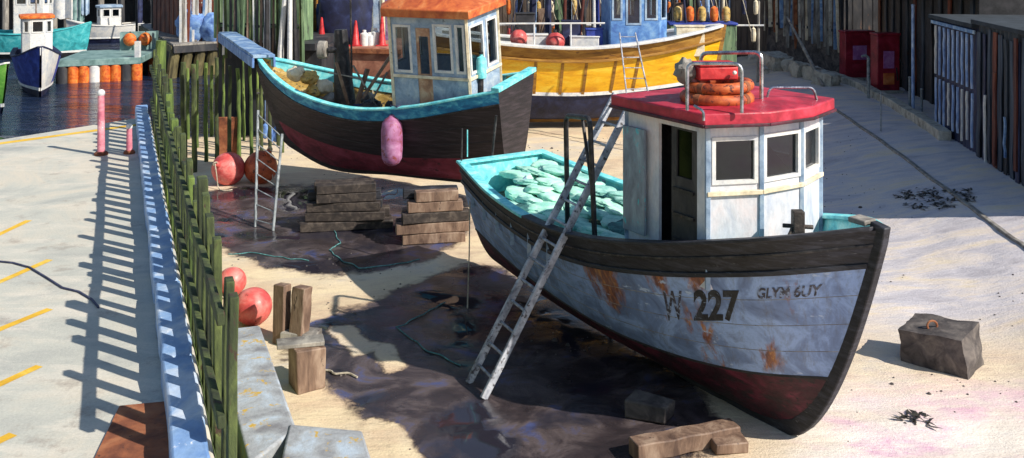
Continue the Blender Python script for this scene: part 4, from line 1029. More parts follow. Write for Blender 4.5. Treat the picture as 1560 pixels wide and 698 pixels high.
# huts
def boarded(name, label, cat, p, q, depth, z0, z1, mat, trim, nb=14, wins=(), roof=None):
    p, q = V((p.x,p.y,0)), V((q.x,q.y,0)); e = (q-p); d = e.normalized(); n_ = V((-d.y, d.x, 0))
    if n_.y < 0: n_ = -n_
    t = thing(name, V(((p.x+q.x)/2,(p.y+q.y)/2,z0)), label, cat); m = MB()
    base = [p, q, q+n_*depth, p+n_*depth]
    m.loft([[V((a.x,a.y,z0)) for a in base], [V((a.x,a.y,z1)) for a in base]]); m.build('wall', mat, t)
    b = MB(); w = e.length/nb
    for i in range(nb):
        c = p+d*(w*(i+.5))-n_*(.02+.015*(i % 2)); b.beam(V((c.x,c.y,z0)), V((c.x,c.y,z1-.003-.002*(i % 3))), w*.86, .04+.02*(i % 2), up=n_)
    b.build('cladding', mat, t)
    for (u0, u1, za, zb, gm) in wins:
        a, c = p+e*u0-n_*.07, p+e*u1-n_*.07; f = MB()
        for (s0, s1, y0, y1) in ((a, c, za-.06, za+.06), (a, c, zb-.06, zb+.06)): f.beam(V((s0.x,s0.y,(y0+y1)/2)), V((s1.x,s1.y,(y0+y1)/2)), .08, .12)
        for s0 in (a, c, a.lerp(c,.5)): f.beam(V((s0.x,s0.y,za+.06)), V((s0.x,s0.y,zb-.06)), .1, .078, up=d)
        fo = f.build('window', trim, t)
        g_ = MB(); g_.add([V((s.x,s.y,z))+n_*.01 for s, z in ((a,za),(c,za),(c,zb),(a,zb))], [(0,1,2,3)]); g_.build('pane', gm, fo)
    if roof:
        m = MB(); mid = z1+depth*.28
        o = .25; A = [p-d*o-n_*o, q+d*o-n_*o, q+d*o+n_*(depth+o), p-d*o+n_*(depth+o)]
        r0, r1 = A[0].lerp(A[3], .5), A[1].lerp(A[2], .5)
        for dz in (0.0,):
            vs = [V((A[0].x,A[0].y,z1)), V((A[1].x,A[1].y,z1)), V((A[2].x,A[2].y,z1)), V((A[3].x,A[3].y,z1)), V((r0.x,r0.y,mid)), V((r1.x,r1.y,mid))]
            m.add(vs, [(0,1,5,4),(2,3,4,5),(0,4,3),(1,2,5),(0,1,2,3)])
        m.build('roof', roof, t)
    return t
dkglass = M('dark_pane', S(22,26,34), S(14,16,22), S(44,52,66), rough=.12, bmp=0)
a, b = c0+dv_*1.9+V((-3.4,2,0)), c0+dv_*1.9+V((.9,.5,0))
boarded('boarded_hut', 'rust red boarded hut on the left side of the jetty', 'hut', c0+dv_*11+V((.3,0,0)), c0+dv_*4.0+V((1.6,0,0)), 3.5, JZ, JZ+4.6, C['rust_hut'], C['old_wood'], 16, roof=C['shed_dark'])
boarded('green_hut', 'pale green slatted hut behind the gangway plank', 'hut', PD(326,90,43.5), PD(458,90,42), 1.0, 3.6, 8.2, C['green_hut'], C['white_paint'], 22, roof=C['shed_dark'])
gf = thing('slatted_screen', PD(330,92,41.4), 'white flaking slatted screen in front of the green hut', 'fence')
for i in range(27):
    x = 330+5.1*i+RND.uniform(-1.5,1.5); q = PD(x, 90, 41.6-.045*i); m = MB(); z1 = 7.6-RND.uniform(.3,1.0); m.beam(V((q.x,q.y,3.4-.01*i-RND.uniform(0,.5))), V((q.x+RND.uniform(-.1,.1),q.y,z1)), RND.uniform(.05,.13), .035, up=V((0,1,0)), seg=4, jit=.01); m.build('slat', C[RND.choice(['white_paint','white_paint','green_hut','weed','old_wood','pier_dark'])], gf)
for zz in (4.3, 6.0):
    m = MB(); p, q = PD(328,90,41.66), PD(462,90,40.5); m.beam(V((p.x,p.y+.05,zz)), V((q.x,q.y+.05,zz)), .05, .1); m.build('rail', C['green_hut'], gf)
p, q = PD(328,90,41.8), PD(462,90,40.7)
for k in range(4):
    c = p.lerp(q, .05+.3*k); m = MB(); m.beam(V((c.x,c.y+.12,-1.4)), V((c.x,c.y+.12,4.4)), .2, .2); m.build('leg', C['pier_dark'], gf)
t = thing('hut_platform', p.lerp(q,.5)+V((0,2,0)), 'dark boarded platform carrying the pale green hut above the water', 'platform')
m = MB(); pp, qq = PD(330,90,42), PD(480,90,41); A = [V((pp.x,pp.y,0)), V((qq.x,qq.y,0)), V((qq.x,qq.y+6,0)), V((pp.x,pp.y+6,0))]
m.loft([[a+V((0,0,3.3)) for a in A], [a+V((0,0,3.58)) for a in A]]); m.build('deck', C['pier_dark'], t)
m = MB(); m.loft([[a+V((.1,.9,-1.6)) for a in A], [a+V((.1,.9,3.29)) for a in A]]); m.build('boarding', C['pier_dark'], t)
# gangway plank from jetty to the dark boat's bow
A, B = PD(346,50,41.2), B2.w(9.0,-.1,B2.sheer(.97)+.14)
t = thing('gangway', A, 'pale blue gangway plank from the jetty to the bow of the dark boat', 'gangway')
m = MB(); m.beam(A, B, .7, .1, seg=6, jit=.01); m.build('plank', C['plank_blue'], t, bevel=.015)
sd = (B-A).cross(V((0,0,1))).normalized()*.34
for k in (-1, 1):
    m = MB(); m.beam(A+sd*k-V((0,0,.2)), B+sd*k-V((0,0,.2)), .07, .32); m.build('side_beam', C['tarp_blue'], t, bevel=.01)
# free standing weedy piles
piles = [(243,262,62,17),(252,238,113,9),(280,258,95,9),(296,262,98,8),(314,246,96,6),(330,250,88,6),(349,255,100,6),(365,240,104,6),(383,250,100,6),(398,230,112,5),(411,240,98,5),(424,222,90,6),(262,270,120,7),(300,225,92,5),(340,226,84,4),(372,214,88,4),(392,212,90,4),(416,200,92,4),(286,212,104,5),(322,208,100,5)]
for (x, y0, y1, w_) in piles:
    g = G(x, y0); s = F/g.y; top = V((g.x+RND.uniform(-.06,.06), g.y, CZ-(y1+80)/F*g.y)); r = w_/s/2
    m = MB(); n = 7; m.tube([g.lerp(top, i/n)-V((0,0,.3*(i == 0)))+V((RND.uniform(-.02,.02),0,0)) for i in range(n+1)], [r*(1.1-.25*i/n+.12*RND.uniform(-1,1)) for i in range(n+1)], 9)
    tag(m.build('mooring_pile', C['weed_bright'] if RND.random() < .45 else C['weed'], origin=g), 'thick green weeded pile at the far end of the quay fence' if w_ == 17 else 'slim weed covered pile standing in the sand below the jetty', 'pile', None if w_ == 17 else 'slim weedy piles below the jetty')
# low walings tying the front of the pile field, board and small floats
g = G(346,240); m = MB(); top = PD(346,178,g.y); m.box((g+top)/2, (32/F*g.y,.08,(top-g).length), R=rot(.06,0,.1)); tag(m.build('trench_board', C['rust'], origin=g, bevel=.015), 'rusty brown board standing among the piles behind the pink buoy', 'board')
for i, (x, y) in enumerate(((400,170),(407,185),(413,168),(419,188),(426,176),(404,200),(412,206),(420,205),(396,186))):
    g = G(x, y+16); c = PD(x, y, g.y); m = MB(); m.lathe(c, [(.03,-.3),(.1,-.24),(.13,0),(.1,.24),(.03,.3)], 10)
    m.tube([c+V((0,0,.28)), c+V((0,0,1.2))], .012, 5)
    tag(m.build('net_float', C['tarp_blue'], origin=c), 'pale blue net float hanging among the piles beside the dark bow', 'float', 'blue net floats among the piles')
m = MB(); p, q = PD(392,142,37.2), PD(430,142,36.4); m.beam(p, q, .07, .07); tag(m.build('hanging_pole', C['grey_wood'], origin=p), 'horizontal pole carrying the pale blue net floats', 'pole')
for x in (392, 430):
    p = PD(x, 142, 37.2 if x == 392 else 36.4); m = MB(); m.cyl(V((p.x,p.y+.06,-.6)), p+V((0,.06,.15)), .06, n=8); tag(m.build('pole_stake', C['weed'], origin=V((p.x,p.y,0))), 'stake holding the left end of the float pole' if x == 392 else 'stake holding the right end of the float pole', 'stake')

# ------------------------------------------------------------------ boats, pontoon and pier on the water (far left)
def small_boat(stern, bow, fb, half, hull, lower, rail, label, cab=None, cabmat=None, roofmat=None, bowmat=None):
    h = Hull(stern, bow, [(0,fb*.9),(.5,fb*.84),(.8,fb),(1,fb*1.25)], [(0,half*.8),(.4,half),(.75,half*.75),(.92,half*.34),(1,.05)], [(0,-.8),(1,-.7)], rake=.7, e0=.4, e1=.6)
    r = thing('moored_boat', h.w(h.L/2,0,-.3), label, 'boat', 'boats afloat beyond the quay'); wv = lambda t: h.v_at(t, .12)
    h.band(K(0), wv, 4, 24).build('bottom', lower, r); h.band(wv, K(1), 6, 30).build('topsides', hull, r); h.transom().build('transom', hull, r)
    for sd_ in (1, -1): h.cap(.05,.2,.08, sd_, 0, .99, 24).build('cap_rail', rail, r)
    h.strake(wv, .02, .16, 1).build('boot_line', C['white_paint'], r); h.strake(wv, .02, .16, -1).build('boot_line', C['white_paint'], r)
    i_, d_ = h.inner(lambda t: .45, nt=20); i_.build('inner_planking', rail, r); d_.build('deck', C['deck_wood'], r)
    if bowmat: 
        m = MB()
        for sd_ in (-1,): m.loft([[h.pt(.72+.28*i/12, vv, sd_, .012) for vv in [wv(.72+.28*i/12)+(1-wv(.72+.28*i/12))*j/6 for j in range(7)]] for i in range(13)], closed=False)
        m.build('bow_sunlight', bowmat, r)  # white on the port bow puts its sunlight into the colour
    if cab:
        a0, a1, hb, z1 = cab; W = [(a0,hb),(a1,hb),(a1+.25,hb*.5),(a1+.25,-hb*.5),(a1,-hb),(a0,-hb)]; z0 = fb*.5; zw = z1-.75
        wm_, op = cabin(h, W, z0, z1, {0: [(.1,.45,zw,z1-.12),(.55,.9,zw,z1-.12)], 1: [(.15,.85,zw,z1-.12)], 2: [(.12,.88,zw,z1-.12)], 3: [(.15,.85,zw,z1-.12)], 4: [(.1,.45,zw,z1-.12),(.55,.9,zw,z1-.12)]})
        hs = wm_.build('wheelhouse', cabmat, r); windows(h, op, hs, cabmat, .07); plate(h, poly_off(W, .12), z1, .16, hs, 'roof', roofmat, crown=.06)
        m = MB(); m.cyl(h.w(a0+.3,0,z1+.1), h.w(a0+.3,0,z1+3.0), .05, .03, 8); m.build('mast', C['grey_wood'], r)
    return h
def Wp(px, py): return P(px, py, -.3).xy
pA, pB = P(12,128,-.3), P(62,150,-.3)
small_boat((pB.x-3.4,pB.y+6.2), (pB.x,pB.y), 1.9, 1.25, C['royal'], C['navy'], C['navy'], 'small blue boat with sunlight painted white on its bow and orange wheelhouse roof', (2.6,4.2,.75,3.7), C['white_paint'], C['orange'], C['white_paint'])
p = P(140,86,-.3); small_boat((p.x-7.6,p.y-1.0), (p.x,p.y), 1.75, 1.5, C['teal'], C['dark_inside'], C['teal'], 'teal fishing boat with white wheelhouse moored beyond the pontoon', (2.6,4.6,.95,4.3), C['white_paint'], C['teal'])
p = P(12,175,-.3); small_boat((p.x-5.6,p.y+3.0), (p.x,p.y), 1.7, 1.2, C['green_hull'], C['navy'], C['white_paint'], 'bright green boat at the left edge of the water', (1.6,3.0,.7,3.0), C['white_paint'], C['white_paint'])
p = P(100,66,-.3); small_boat((p.x+5.5,p.y+2.5), (p.x,p.y), 1.3, 1.3, C['white_paint'], C['navy'], C['white_paint'], 'white launch moored behind the teal boat', (1.8,3.4,.8,2.6), C['white_paint'], C['house_blue'])
# pontoon
t = thing('pontoon', P(145,118,-.3), 'grey green floating pontoon with orange drums along its side', 'pontoon')
a, b = P(84,128,-.3), P(214,122,-.3); dd = V((-.15,1,0))*5.5
for (z0, z1, g0, mt, nm) in ((.65,1.05,0,'pontoon_green','deck'),):
    m = MB(); A = [a, b, b+dd, a+dd]; m.loft([[V((p.x,p.y,z0)) for p in A], [V((p.x,p.y,z1)) for p in A]]); m.build(nm, C[mt], t, bevel=.04)
for i in range(8):
    for j in range(2):
        q = a.lerp(b, .06+.125*i)+dd*(.06+.82*j); m = MB(); m.cyl(V((q.x,q.y,-.9)), V((q.x,q.y,.65)), .34, n=14); m.build('drum', C['orange'] if i in (1,2,4,5,7) else (C['white_paint'] if i == 3 else C['pier_dark']), t, bevel=.03)
m = MB(); A = [a.lerp(b,.52)+dd*.85, b+dd*.85, b+dd*.93, a.lerp(b,.52)+dd*.93]; m.loft([[V((p.x,p.y,1.05)) for p in A], [V((p.x,p.y,2.2)) for p in A]]); m.build('back_board', C['pontoon_green'], t)
m = MB(); m.beam(b+V((-.2,.1,1.05+.3)), b+V((-.2,.1,2.3)), .28, .28); m.build('end_post', C['white_paint'], t)
for i, (u) in enumerate((.66,.86)):
    q = a.lerp(b, u)+dd*.8; c = V((q.x,q.y,1.75)); tt = thing('buoy', c-V((0,0,.35)), 'orange buoy hanging on the pontoon board, nearer the blue boat' if i == 0 else 'orange buoy hanging on the pontoon board, nearer the jetty', 'buoy', 'orange buoys on the pontoon')
    m = MB(); m.ball(c, (.42,.3,.42), 16, 10); m.build('float', C['orange'], tt); m = MB(); m.cyl(c+V((0,.03,.3)), c+V((0,.1,.5)), .05, n=6); m.build('eye', C['dark_steel'], tt)
# far pier
t = thing('pier', V((-40,96,0)), 'dark timber pier with tall piles closing the harbour on the far left', 'pier')
p, q = V((-75,90,0)), V((-15,84,0))
m = MB(); m.beam(p+V((0,0,4.6)), q+V((0,0,4.6)), 4, .5); m.build('deck', C['pier_dark'], t)
m = MB(); m.beam(p+V((0,2.2,2)), q+V((0,2.2,2)), .3, 7); m.build('back_boarding', C['pier_dark'], t)
for i in range(30):
    c = p.lerp(q, i/29)+V((RND.uniform(-.6,.6),-1.6+RND.uniform(-.3,.3),0)); m = MB(); h = RND.uniform(4.6,8.5); m.tube([c-V((0,0,2)), c+V((RND.uniform(-.2,.2),0,h))], [.3,.24], 9); m.build('pile', RND.choice([C['pier_dark'],C['pier_dark'],C['navy'],C['rust_hut'],C['grey_wood']]), t)
for (x, y, sx, sz, mt, lb) in ((50,4,3.0,1.0,'tarp_blue','pale blue tarpaulin hung on the far pier above the teal boat'),(98,12,2.6,1.8,'white_paint','white sheet hung on the far pier piles'),(117,16,1.2,2.2,'pontoon_green','grey green cloth hanging beside the white sheet'),(128,8,.8,1.6,'house_blue','narrow pale blue cloth at the right of the hung sheets')):
    c = PD(x, y, 82.6); m = MB(); n = 8
    rings = []
    for i in range(n+1):
        u = -sx/2+sx*i/n; rings.append([c+V((u, .12*math.sin(i*1.9)+o_, z)) for o_, z in ((0,-sz/2*(1+.12*math.sin(i*2.3))),(0,0),(0,sz/2),(.06,sz/2),(.06,0),(.06,-sz/2*(1+.12*math.sin(i*2.3))))])
    m.loft(rings); tag(m.build('hung_sheet', C[mt], origin=c), lb, 'sheet')

# ------------------------------------------------------------------ middle background
# brown barge with cones, drums, navy cover
t = thing('work_barge', V((-7.5,45,0)), 'brown flat work barge lying behind the dark boat', 'barge')
a, b = PD(455,90,45.5), PD(612,90,44.5); zb = 7.6-152/1500*45
base = [V((a.x,a.y,0)), V((b.x,b.y,0)), V((b.x-.3,b.y+5,0)), V((a.x-.6,a.y+5,0))]
m = MB(); m.loft([[p+V((0,0,-.9)) for p in base], [p+V((0,0,zb)) for p in base]]); m.build('hull', C['brown_barge'], t, bevel=.05)
m = MB(); m.beam(base[0]+V((0,-.08,zb-.15)), base[1]+V((0,-.08,zb-.15)), .14, .2); m.build('rubbing_strake', C['rust'], t)
def on_barge(px, back=1.0): q = PD(px, 80, 45+back); return V((q.x, q.y, zb))
for i, (x, h, r) in enumerate(((542,1.15,.24),(582,1.5,.2),(490,1.3,.25))):
    q = on_barge(x, .7); t = thing('traffic_cone', q, ['red cone beside the navy cover on the barge','tall slim red cone by the wheelhouse edge on the barge','dark red cone at the left end of the barge'][i], 'cone')
    m = MB(); m.lathe(q, [(r,.04),(r*.85,.08),(.05,h),(.02,h+.02)], 14); m.build('body', C['red_box'], t); m = MB(); m.box(q+V((0,0,.022)), (r*2.6,r*2.6,.04)); m.build('base', C['red_box'], t)
for i, (x, h) in enumerate(((555,.72),(563,.6),(572,.8))):
    q = on_barge(x, .75+.1*i); m = MB(); m.lathe(q, [(.2,0),(.21,.1),(.2,h*.75),(.09,h*.86),(.09,h),(.03,h+.01)], 14); tag(m.build('plastic_drum', C['white_paint'], origin=q), ['white plastic drum next to the red cone','shortest white plastic drum, in the middle','tallest white plastic drum on the barge'][i], 'drum', 'white drums on the barge')
q = on_barge(526, 1.9); m = MB()
m.ball(q+V((0,0,1.5)), (1.35,.9,1.7), 24, 16, None, lambda v: (abs(v.x)**4+abs(v.y)**4+abs(v.z)**4)**-.25*(.92+.08*noise.noise(v*2.5))); tag(m.build('covered_stack', C['navy'], origin=q), 'tall navy tarpaulin covered stack on the barge', 'tarpaulin')
for i, (x, mt, h) in enumerate(((470,'dark_inside',2.2),(478,'ochre',2.6),(484,'tarp_blue',1.8),(500,'dark_inside',3.2),(462,'green_hut',3.4),(592,'violet_cloth',2.2),(574,'house_blue',3.2))):
    q = on_barge(x, 2.6+.2*i); m = MB(); m.beam(q, q+V((RND.uniform(-.1,.1),0,h)), .3, .2, seg=4, jit=.03); tag(m.build('upright_timber', C[mt], origin=q), ['black upright timber on the barge beside the pale green one','ochre upright timber on the barge','short blue upright timber on the barge','black upright timber right beside the navy cover','pale green upright timber at the barge end','violet upright timber by the orange roofed wheelhouse','grey blue upright timber behind the white drums'][i], 'timber')
m = MB(); q = on_barge(476, .8); m.ball(q+V((0,0,.2)), (.9,.4,.3), 18, 10, None, lambda v: .9+.3*noise.noise(v*2)); tag(m.build('net_heap', C['yellow_in'], origin=q), 'ochre net heap on the left end of the barge', 'net')

# masts, piles and rigging crowding the middle distance
mk = 0
for (x, dpt, y0, w_, mt, lb) in ((470,50,70,.16,'dark_inside','black mast behind the green hut edge'),(488,52,70,.22,'rust_hut','rust red mast behind the winch drum'),(512,49,70,.12,'ochre','thin ochre mast behind the navy cover'),(548,51,70,.2,'dark_inside','black mast left of the orange roof'),(586,50,70,.14,'cream','cream mast close to the orange roof edge'),
    (792,47,70,.2,'dark_inside','black mast right of the orange roof'),(812,48,70,.12,'plank_blue','pale blue mast above the white fish box'),(833,46,70,.24,'navy','navy mast between the two red buoys'),(858,48,70,.14,'rust_hut','rust red mast behind the larger red buoy'),(884,47,70,.2,'dark_inside','black mast above the white fish box'),(908,46,70,.12,'white_paint','white mast left of the blue cabin'),(922,48,70,.22,'board_brown','brown mast beside the blue cabin'),
    (1046,46,60,.16,'dark_inside','black mast right of the blue cabin'),(1064,47,60,.12,'rust_hut','rust red mast above the green net bin'),(1082,48,60,.2,'navy','navy mast above the yellow bow'),(1100,49,60,.12,'cream','cream mast beyond the yellow bow')):
    q = PD(x, y0, dpt); zb_ = ground_z(q.x, q.y); t = thing('mast', V((q.x,q.y,zb_)), lb, 'mast'); tp = V((q.x+RND.uniform(-.25,.25), q.y, 9.5+RND.uniform(-.6,1.5)))
    m = MB(); m.tube([V((q.x,q.y,zb_-1.6)), V((q.x,q.y,zb_)).lerp(tp,.5)+V((RND.uniform(-.06,.06),0,0)), tp], [w_*.75,w_*.65,w_*.45], 9); m.build('pole', C[mt], t)
    m = MB(); m.cyl(V((q.x-.7,q.y-.05,5.2)), V((q.x+.6,q.y-.05,5.6+RND.uniform(-.4,.4))), .05, n=6); m.build('spreader', C['grey_wood'], t)
    for sg in (-1, 1):
        m = MB(); m.tube([V((q.x+sg*RND.uniform(1.0,2.0), q.y-.1, 3.4)), V((q.x+sg*.1,q.y,8.6))], .022, 5); m.build('stay', C['rope'] if sg > 0 else C['dark_rope'], t)
for (x0, x1, dp0, dp1, n_, lb, gname, mts) in ((428,600,47,52,20,'thin dark pole among the crowd of poles behind the dark boat','poles behind the dark boat',('dark_inside','pier_dark','rust_hut','navy','grey_wood','ochre')),(782,1095,44.5,50,22,'thin dark pole among the masts behind the yellow boat','poles behind the yellow boat',('dark_inside','navy','pier_dark','rust_hut','plank_blue')),(386,462,39.2,40.6,9,'slim pole in the water before the green hut','poles before the green hut',('weed','pier_dark','white_paint','dark_inside')),(206,345,70,80,18,'dark pole standing behind the far jetty','poles behind the far jetty',('dark_inside','pier_dark','rust_hut','cream'))):
    for i in range(n_):
        q = PD(RND.uniform(x0, x1), 50, RND.uniform(dp0, dp1)); g0 = ground_z(q.x, q.y); hh = RND.uniform(5.2, 9.0); r = RND.uniform(.05,.13)
        m = MB(); m.tube([V((q.x,q.y,g0-.5)), V((q.x+RND.uniform(-.1,.1),q.y,hh*.5)), V((q.x+RND.uniform(-.3,.3),q.y,hh))], [r*1.1,r,r*.8], 8); tag(m.build('pole', C[RND.choice(mts)], origin=V((q.x,q.y,g0))), lb, 'pole', gname)
for i in range(9):
    c = B2.w(RND.uniform(4.2,6.4), RND.uniform(-.6,.6), 2.6+RND.uniform(0,.2)); m = MB(); m.ball(c, (RND.uniform(.22,.42),RND.uniform(.2,.32),RND.uniform(.16,.28)), 18, 12, rz(i), lambda q, i=i: .85+.35*noise.noise(q*2.2+V((i*3.,0,0)))); tag(m.build('gear_bundle', C[('dark_inside','dark_wood','navy','old_wood','dark_inside')[i % 5]], origin=c), 'dark heap of gear on the open deck of the dark boat', 'gear', 'gear heaped in the dark boat')
# quayside shed behind the yellow boat
sh = boarded('quayside_shed', 'long brown boarded quayside shed behind the yellow boat', 'shed', V((-7,60,0)), V((15.5,56.5,0)), 9, .2, 7.5, C['board_brown'], C['house_blue'], 70,
        wins=[(.44,.50,2.6,5.2,dkglass),(.53,.58,2.6,5.2,dkglass),(.62,.66,2.6,5.2,dkglass),(.72,.76,2.6,5.2,dkglass),(.82,.87,2.6,5.2,dkglass),(.36,.40,2.6,5.2,dkglass)], roof=C['shed_dark'])
# drying frames with floats in front of it
cols = ['orange','yellow_in','buoy','white_paint','tarp_blue','mauve','orange','green_hut','cream','navy','buoy','yellow_hull']
t = thing('drying_frame', V((4,50,0)), 'pole frame hung with coloured floats behind the yellow boat', 'frame')
fp = [V((-1.5+2.35*i, 51-.08*i, 0)) for i in range(7)]
for c in fp:
    m = MB(); m.cyl(c-V((0,0,.4)), c+V((RND.uniform(-.1,.1),0,6.6)), .08, .06, 8); m.build('upright', C['grey_wood'], t)
for z in (3.6, 5.0):
    m = MB(); m.cyl(fp[0]+V((-.3,-.1,z)), fp[-1]+V((.3,-.1,z)), .05, n=8); m.build('cross_pole', C['white_paint'], t)
k = 0
for z in (5.0, 3.6):
    for i in range(26):
        if RND.random() < .2: continue
        c = fp[0].lerp(fp[-1], (i+.5+RND.uniform(-.3,.3))/26)+V((0,-.22,z-.45)); s = RND.uniform(.8,1.4); m = MB(); m.lathe(c, [(.03,-.36*s),(.11,-.3*s),(.14,0),(.11,.26*s),(.03,.32*s)], 10); m.tube([c+V((0,0,.3*s)), c+V((0,.1,.47))], .015, 5)
        cn = RND.choice(cols); nm = {'orange':'orange','yellow_in':'straw yellow','buoy':'coral','white_paint':'white','tarp_blue':'pale blue','mauve':'mauve','green_hut':'pale green','cream':'cream','navy':'navy','yellow_hull':'bright yellow'}[cn]
        tag(m.build('net_float', C[cn], origin=c), nm+' net float on the '+('upper' if z > 4 else 'lower')+' pole behind the yellow boat', 'float', nm+' floats on the drying frame'); k += 1
boarded('warehouse', 'tall dark warehouse closing the view between palisade and boat store', 'warehouse', V((15.7,64,0)), V((40,60,0)), 9, .3, 10, C['pier_dark'], C['grey_wood'], 40, wins=[(.1,.15,4.0,6.0,dkglass)], roof=C['shed_dark'])
# coloured gear standing between
for i in range(26):
    x = 790+RND.uniform(0,300); dpt = RND.uniform(46,49.5); q = PD(x, 80, dpt); h = RND.uniform(3.6,5.4); z0 = ground_z(q.x, q.y); mt = RND.choice(['navy','dark_inside','sky_blue','rust_hut','grey_wood','green_hut','white_paint','old_wood','royal','dark_inside'])
    nm = {'navy':'navy','dark_inside':'black','sky_blue':'sky blue','rust_hut':'rust red','grey_wood':'grey','green_hut':'pale green','white_paint':'white','old_wood':'brown','royal':'royal blue'}[mt]
    m = MB(); m.beam(V((q.x,q.y,z0-.3)), V((q.x+RND.uniform(-.3,.3),q.y,z0+h)), RND.uniform(.12,.5), .1, up=V((0,1,0)), seg=5, jit=.03); tag(m.build('stored_plank', C[mt], origin=V((q.x,q.y,z0)), bevel=.01), nm+' plank stood on end behind the yellow boat', 'plank', nm+' planks stood behind the yellow boat')
q = PD(1068,40,45); t = thing('net_bin', V((q.x,q.y,ground_z(q.x,q.y))), 'green net bin heaped with orange floats beyond the yellow bow', 'bin')
m = MB(); m.box(V((q.x,q.y,2.3)), (3.0,1.2,3.6)); m.build('body', C['green_hut'], t, bevel=.04); m = MB(); m.box(V((q.x,q.y,4.14)), (3.1,1.3,.1)); m.build('rim', C['royal'], t, bevel=.02)
for i in range(5):
    c = V((q.x-1.1+.55*i,q.y-.2,4.55)); m = MB(); m.lathe(c, [(.04,-.36),(.17,-.28),(.2,0),(.17,.28),(.05,.38)], 12); tag(m.build('net_float', C['orange'] if i % 2 else C['yellow_in'], origin=c), ('orange' if i % 2 else 'straw yellow')+' float standing in the green net bin', 'float', ('orange' if i % 2 else 'straw yellow')+' floats in the green bin')

# ------------------------------------------------------------------ right: seawall, palisade, boulders, sheds
A, B = G(1098,74), G(1292,118); A, B = V((A.x,A.y,0)), V((B.x,B.y,0))
t = thing('seawall', A.lerp(B,.5), 'dark rubble seawall below the grey palisade', 'wall')
rw = MB(); n = 40; rings = []
for i in range(n+1):
    c = A.lerp(B, i/n)+V((0,.4,0)); z = ground_z(c.x, c.y); j = .12*noise.noise(V((i*.6,0,0)))
    rings.append([c+V((j,-.35+j,z-.4)), c+V((j,-.15+j,z+.7)), c+V((0,.0,z+1.6+j)), c+V((.1,1.0,z+1.7)), c+V((.1,1.0,z-.4))])
rw.loft(rings); rw.build('rubble', C['stone'], t)
t = thing('palisade', A.lerp(B,.5)+V((0,.4,1.5)), 'grey palisade of uneven stakes on top of the rubble seawall', 'fence')
for i in range(44):
    c = A.lerp(B, (i+.5)/44)+V((RND.uniform(-.06,.06),.1+RND.uniform(-.12,.12),0)); z = ground_z(c.x, c.y); m = MB(); w_ = RND.uniform(.1,.22)
    m.beam(c+V((0,0,z+RND.uniform(.7,1.8))), c+V((RND.uniform(-.15,.15),.1,z+RND.uniform(4.6,6.2))), w_, .07, up=V((0,1,0)), seg=5, jit=.02)
    m.build('stake', RND.choice([C['grey_wood'],C['grey_wood'],C['pale_stone'],C['rust'],C['cream'],C['plank_blue'],C['pier_dark']]), t)
for z in (2.3, 4.4):
    m = MB(); zz = ground_z(B.x, B.y); m.beam(A+V((0,.3,zz+z)), B+V((0,.3,zz+z)), .1, .14); m.build('rail', C['pier_dark'], t)
m = MB(); m.beam(A+V((0,.75,ground_z(A.x,A.y)+4)), B+V((0,.75,ground_z(B.x,B.y)+4)), .12, 5.6); m.build('back_boarding', C['board_brown'], t)
for i, (x, y, w_, h_) in enumerate(((1183,104,40,24),(1203,108,22,20),(1222,116,28,22),(1241,122,26,22),(1262,130,34,22),(1150,90,18,12),(1166,112,16,10),(1130,84,16,12))):
    g = G(x, y); s = F/g.y; sx, sz = w_/s, h_/s; R = rot(RND.uniform(-.2,.2), RND.uniform(-.2,.2), RND.uniform(0,3)); m = rough(g+V((0,.2,sz*.38)), (sx,sx*.8,sz), R, 6, .16, i*3.3)
    tag(m.build('boulder', C['pale_stone'], origin=g), ['largest pale boulder at the foot of the seawall','small upright boulder right of the largest one','pale boulder in the middle of the row below the palisade','pale boulder left of the last one in the row','last pale boulder beside the white kerb','low boulder behind the wheelhouse rails, left of the largest','small flat boulder in front of the largest one','farthest boulder close to the yellow bow'][i], 'boulder', 'boulders below the seawall')
a, b = G(1254,132), PD(1199,26,52.5); m = MB(); m.tube([a, a.lerp(b,.5)+V((.05,0,-.05)), b], [.1,.085,.06], 8); tag(m.build('leaning_spar', C['grey_wood'], origin=a), 'long grey spar leaning on the palisade', 'spar')
# kerbs on the slipway
def kerb(pts, w_, h, mat, name, lab=None):
    path = []
    for i in range(len(pts)-1):
        p, q = G(*pts[i]), G(*pts[i+1])
        for j in range(10): path.append(p.lerp(q, j/10))
    path.append(G(*pts[-1])); rings = []
    for i, c in enumerate(path):
        d = (path[min(i+1,len(path)-1)]-path[max(i-1,0)]); d.z = 0; d.normalize(); s = V((-d.y,d.x,0))*w_/2; z = ground_z(c.x, c.y); j = .012*noise.noise(V((i*.9,0,0)))
        rings.append([V((c.x,c.y,z-.2))-s, V((c.x,c.y,z-.2))+s, V((c.x,c.y,z+h+j))+s, V((c.x,c.y,z+h+j))-s])
    m = MB(); m.loft(rings); return tag(m.build(name, mat, bevel=.02), lab, 'kerb' if lab else None, kind=None if lab else 'structure')
kerb([(1266,118),(1300,130),(1350,156),(1400,186),(1440,214)], .42, .32, C['pale_stone'], 'slipway_kerb', 'pale stone kerb in front of the dark sheds')
kerb([(1240,150),(1300,186),(1380,242),(1470,310),(1580,392)], .13, .05, C['grey_wood'], 'slipway_edging', 'low timber edging running down the pale slipway')
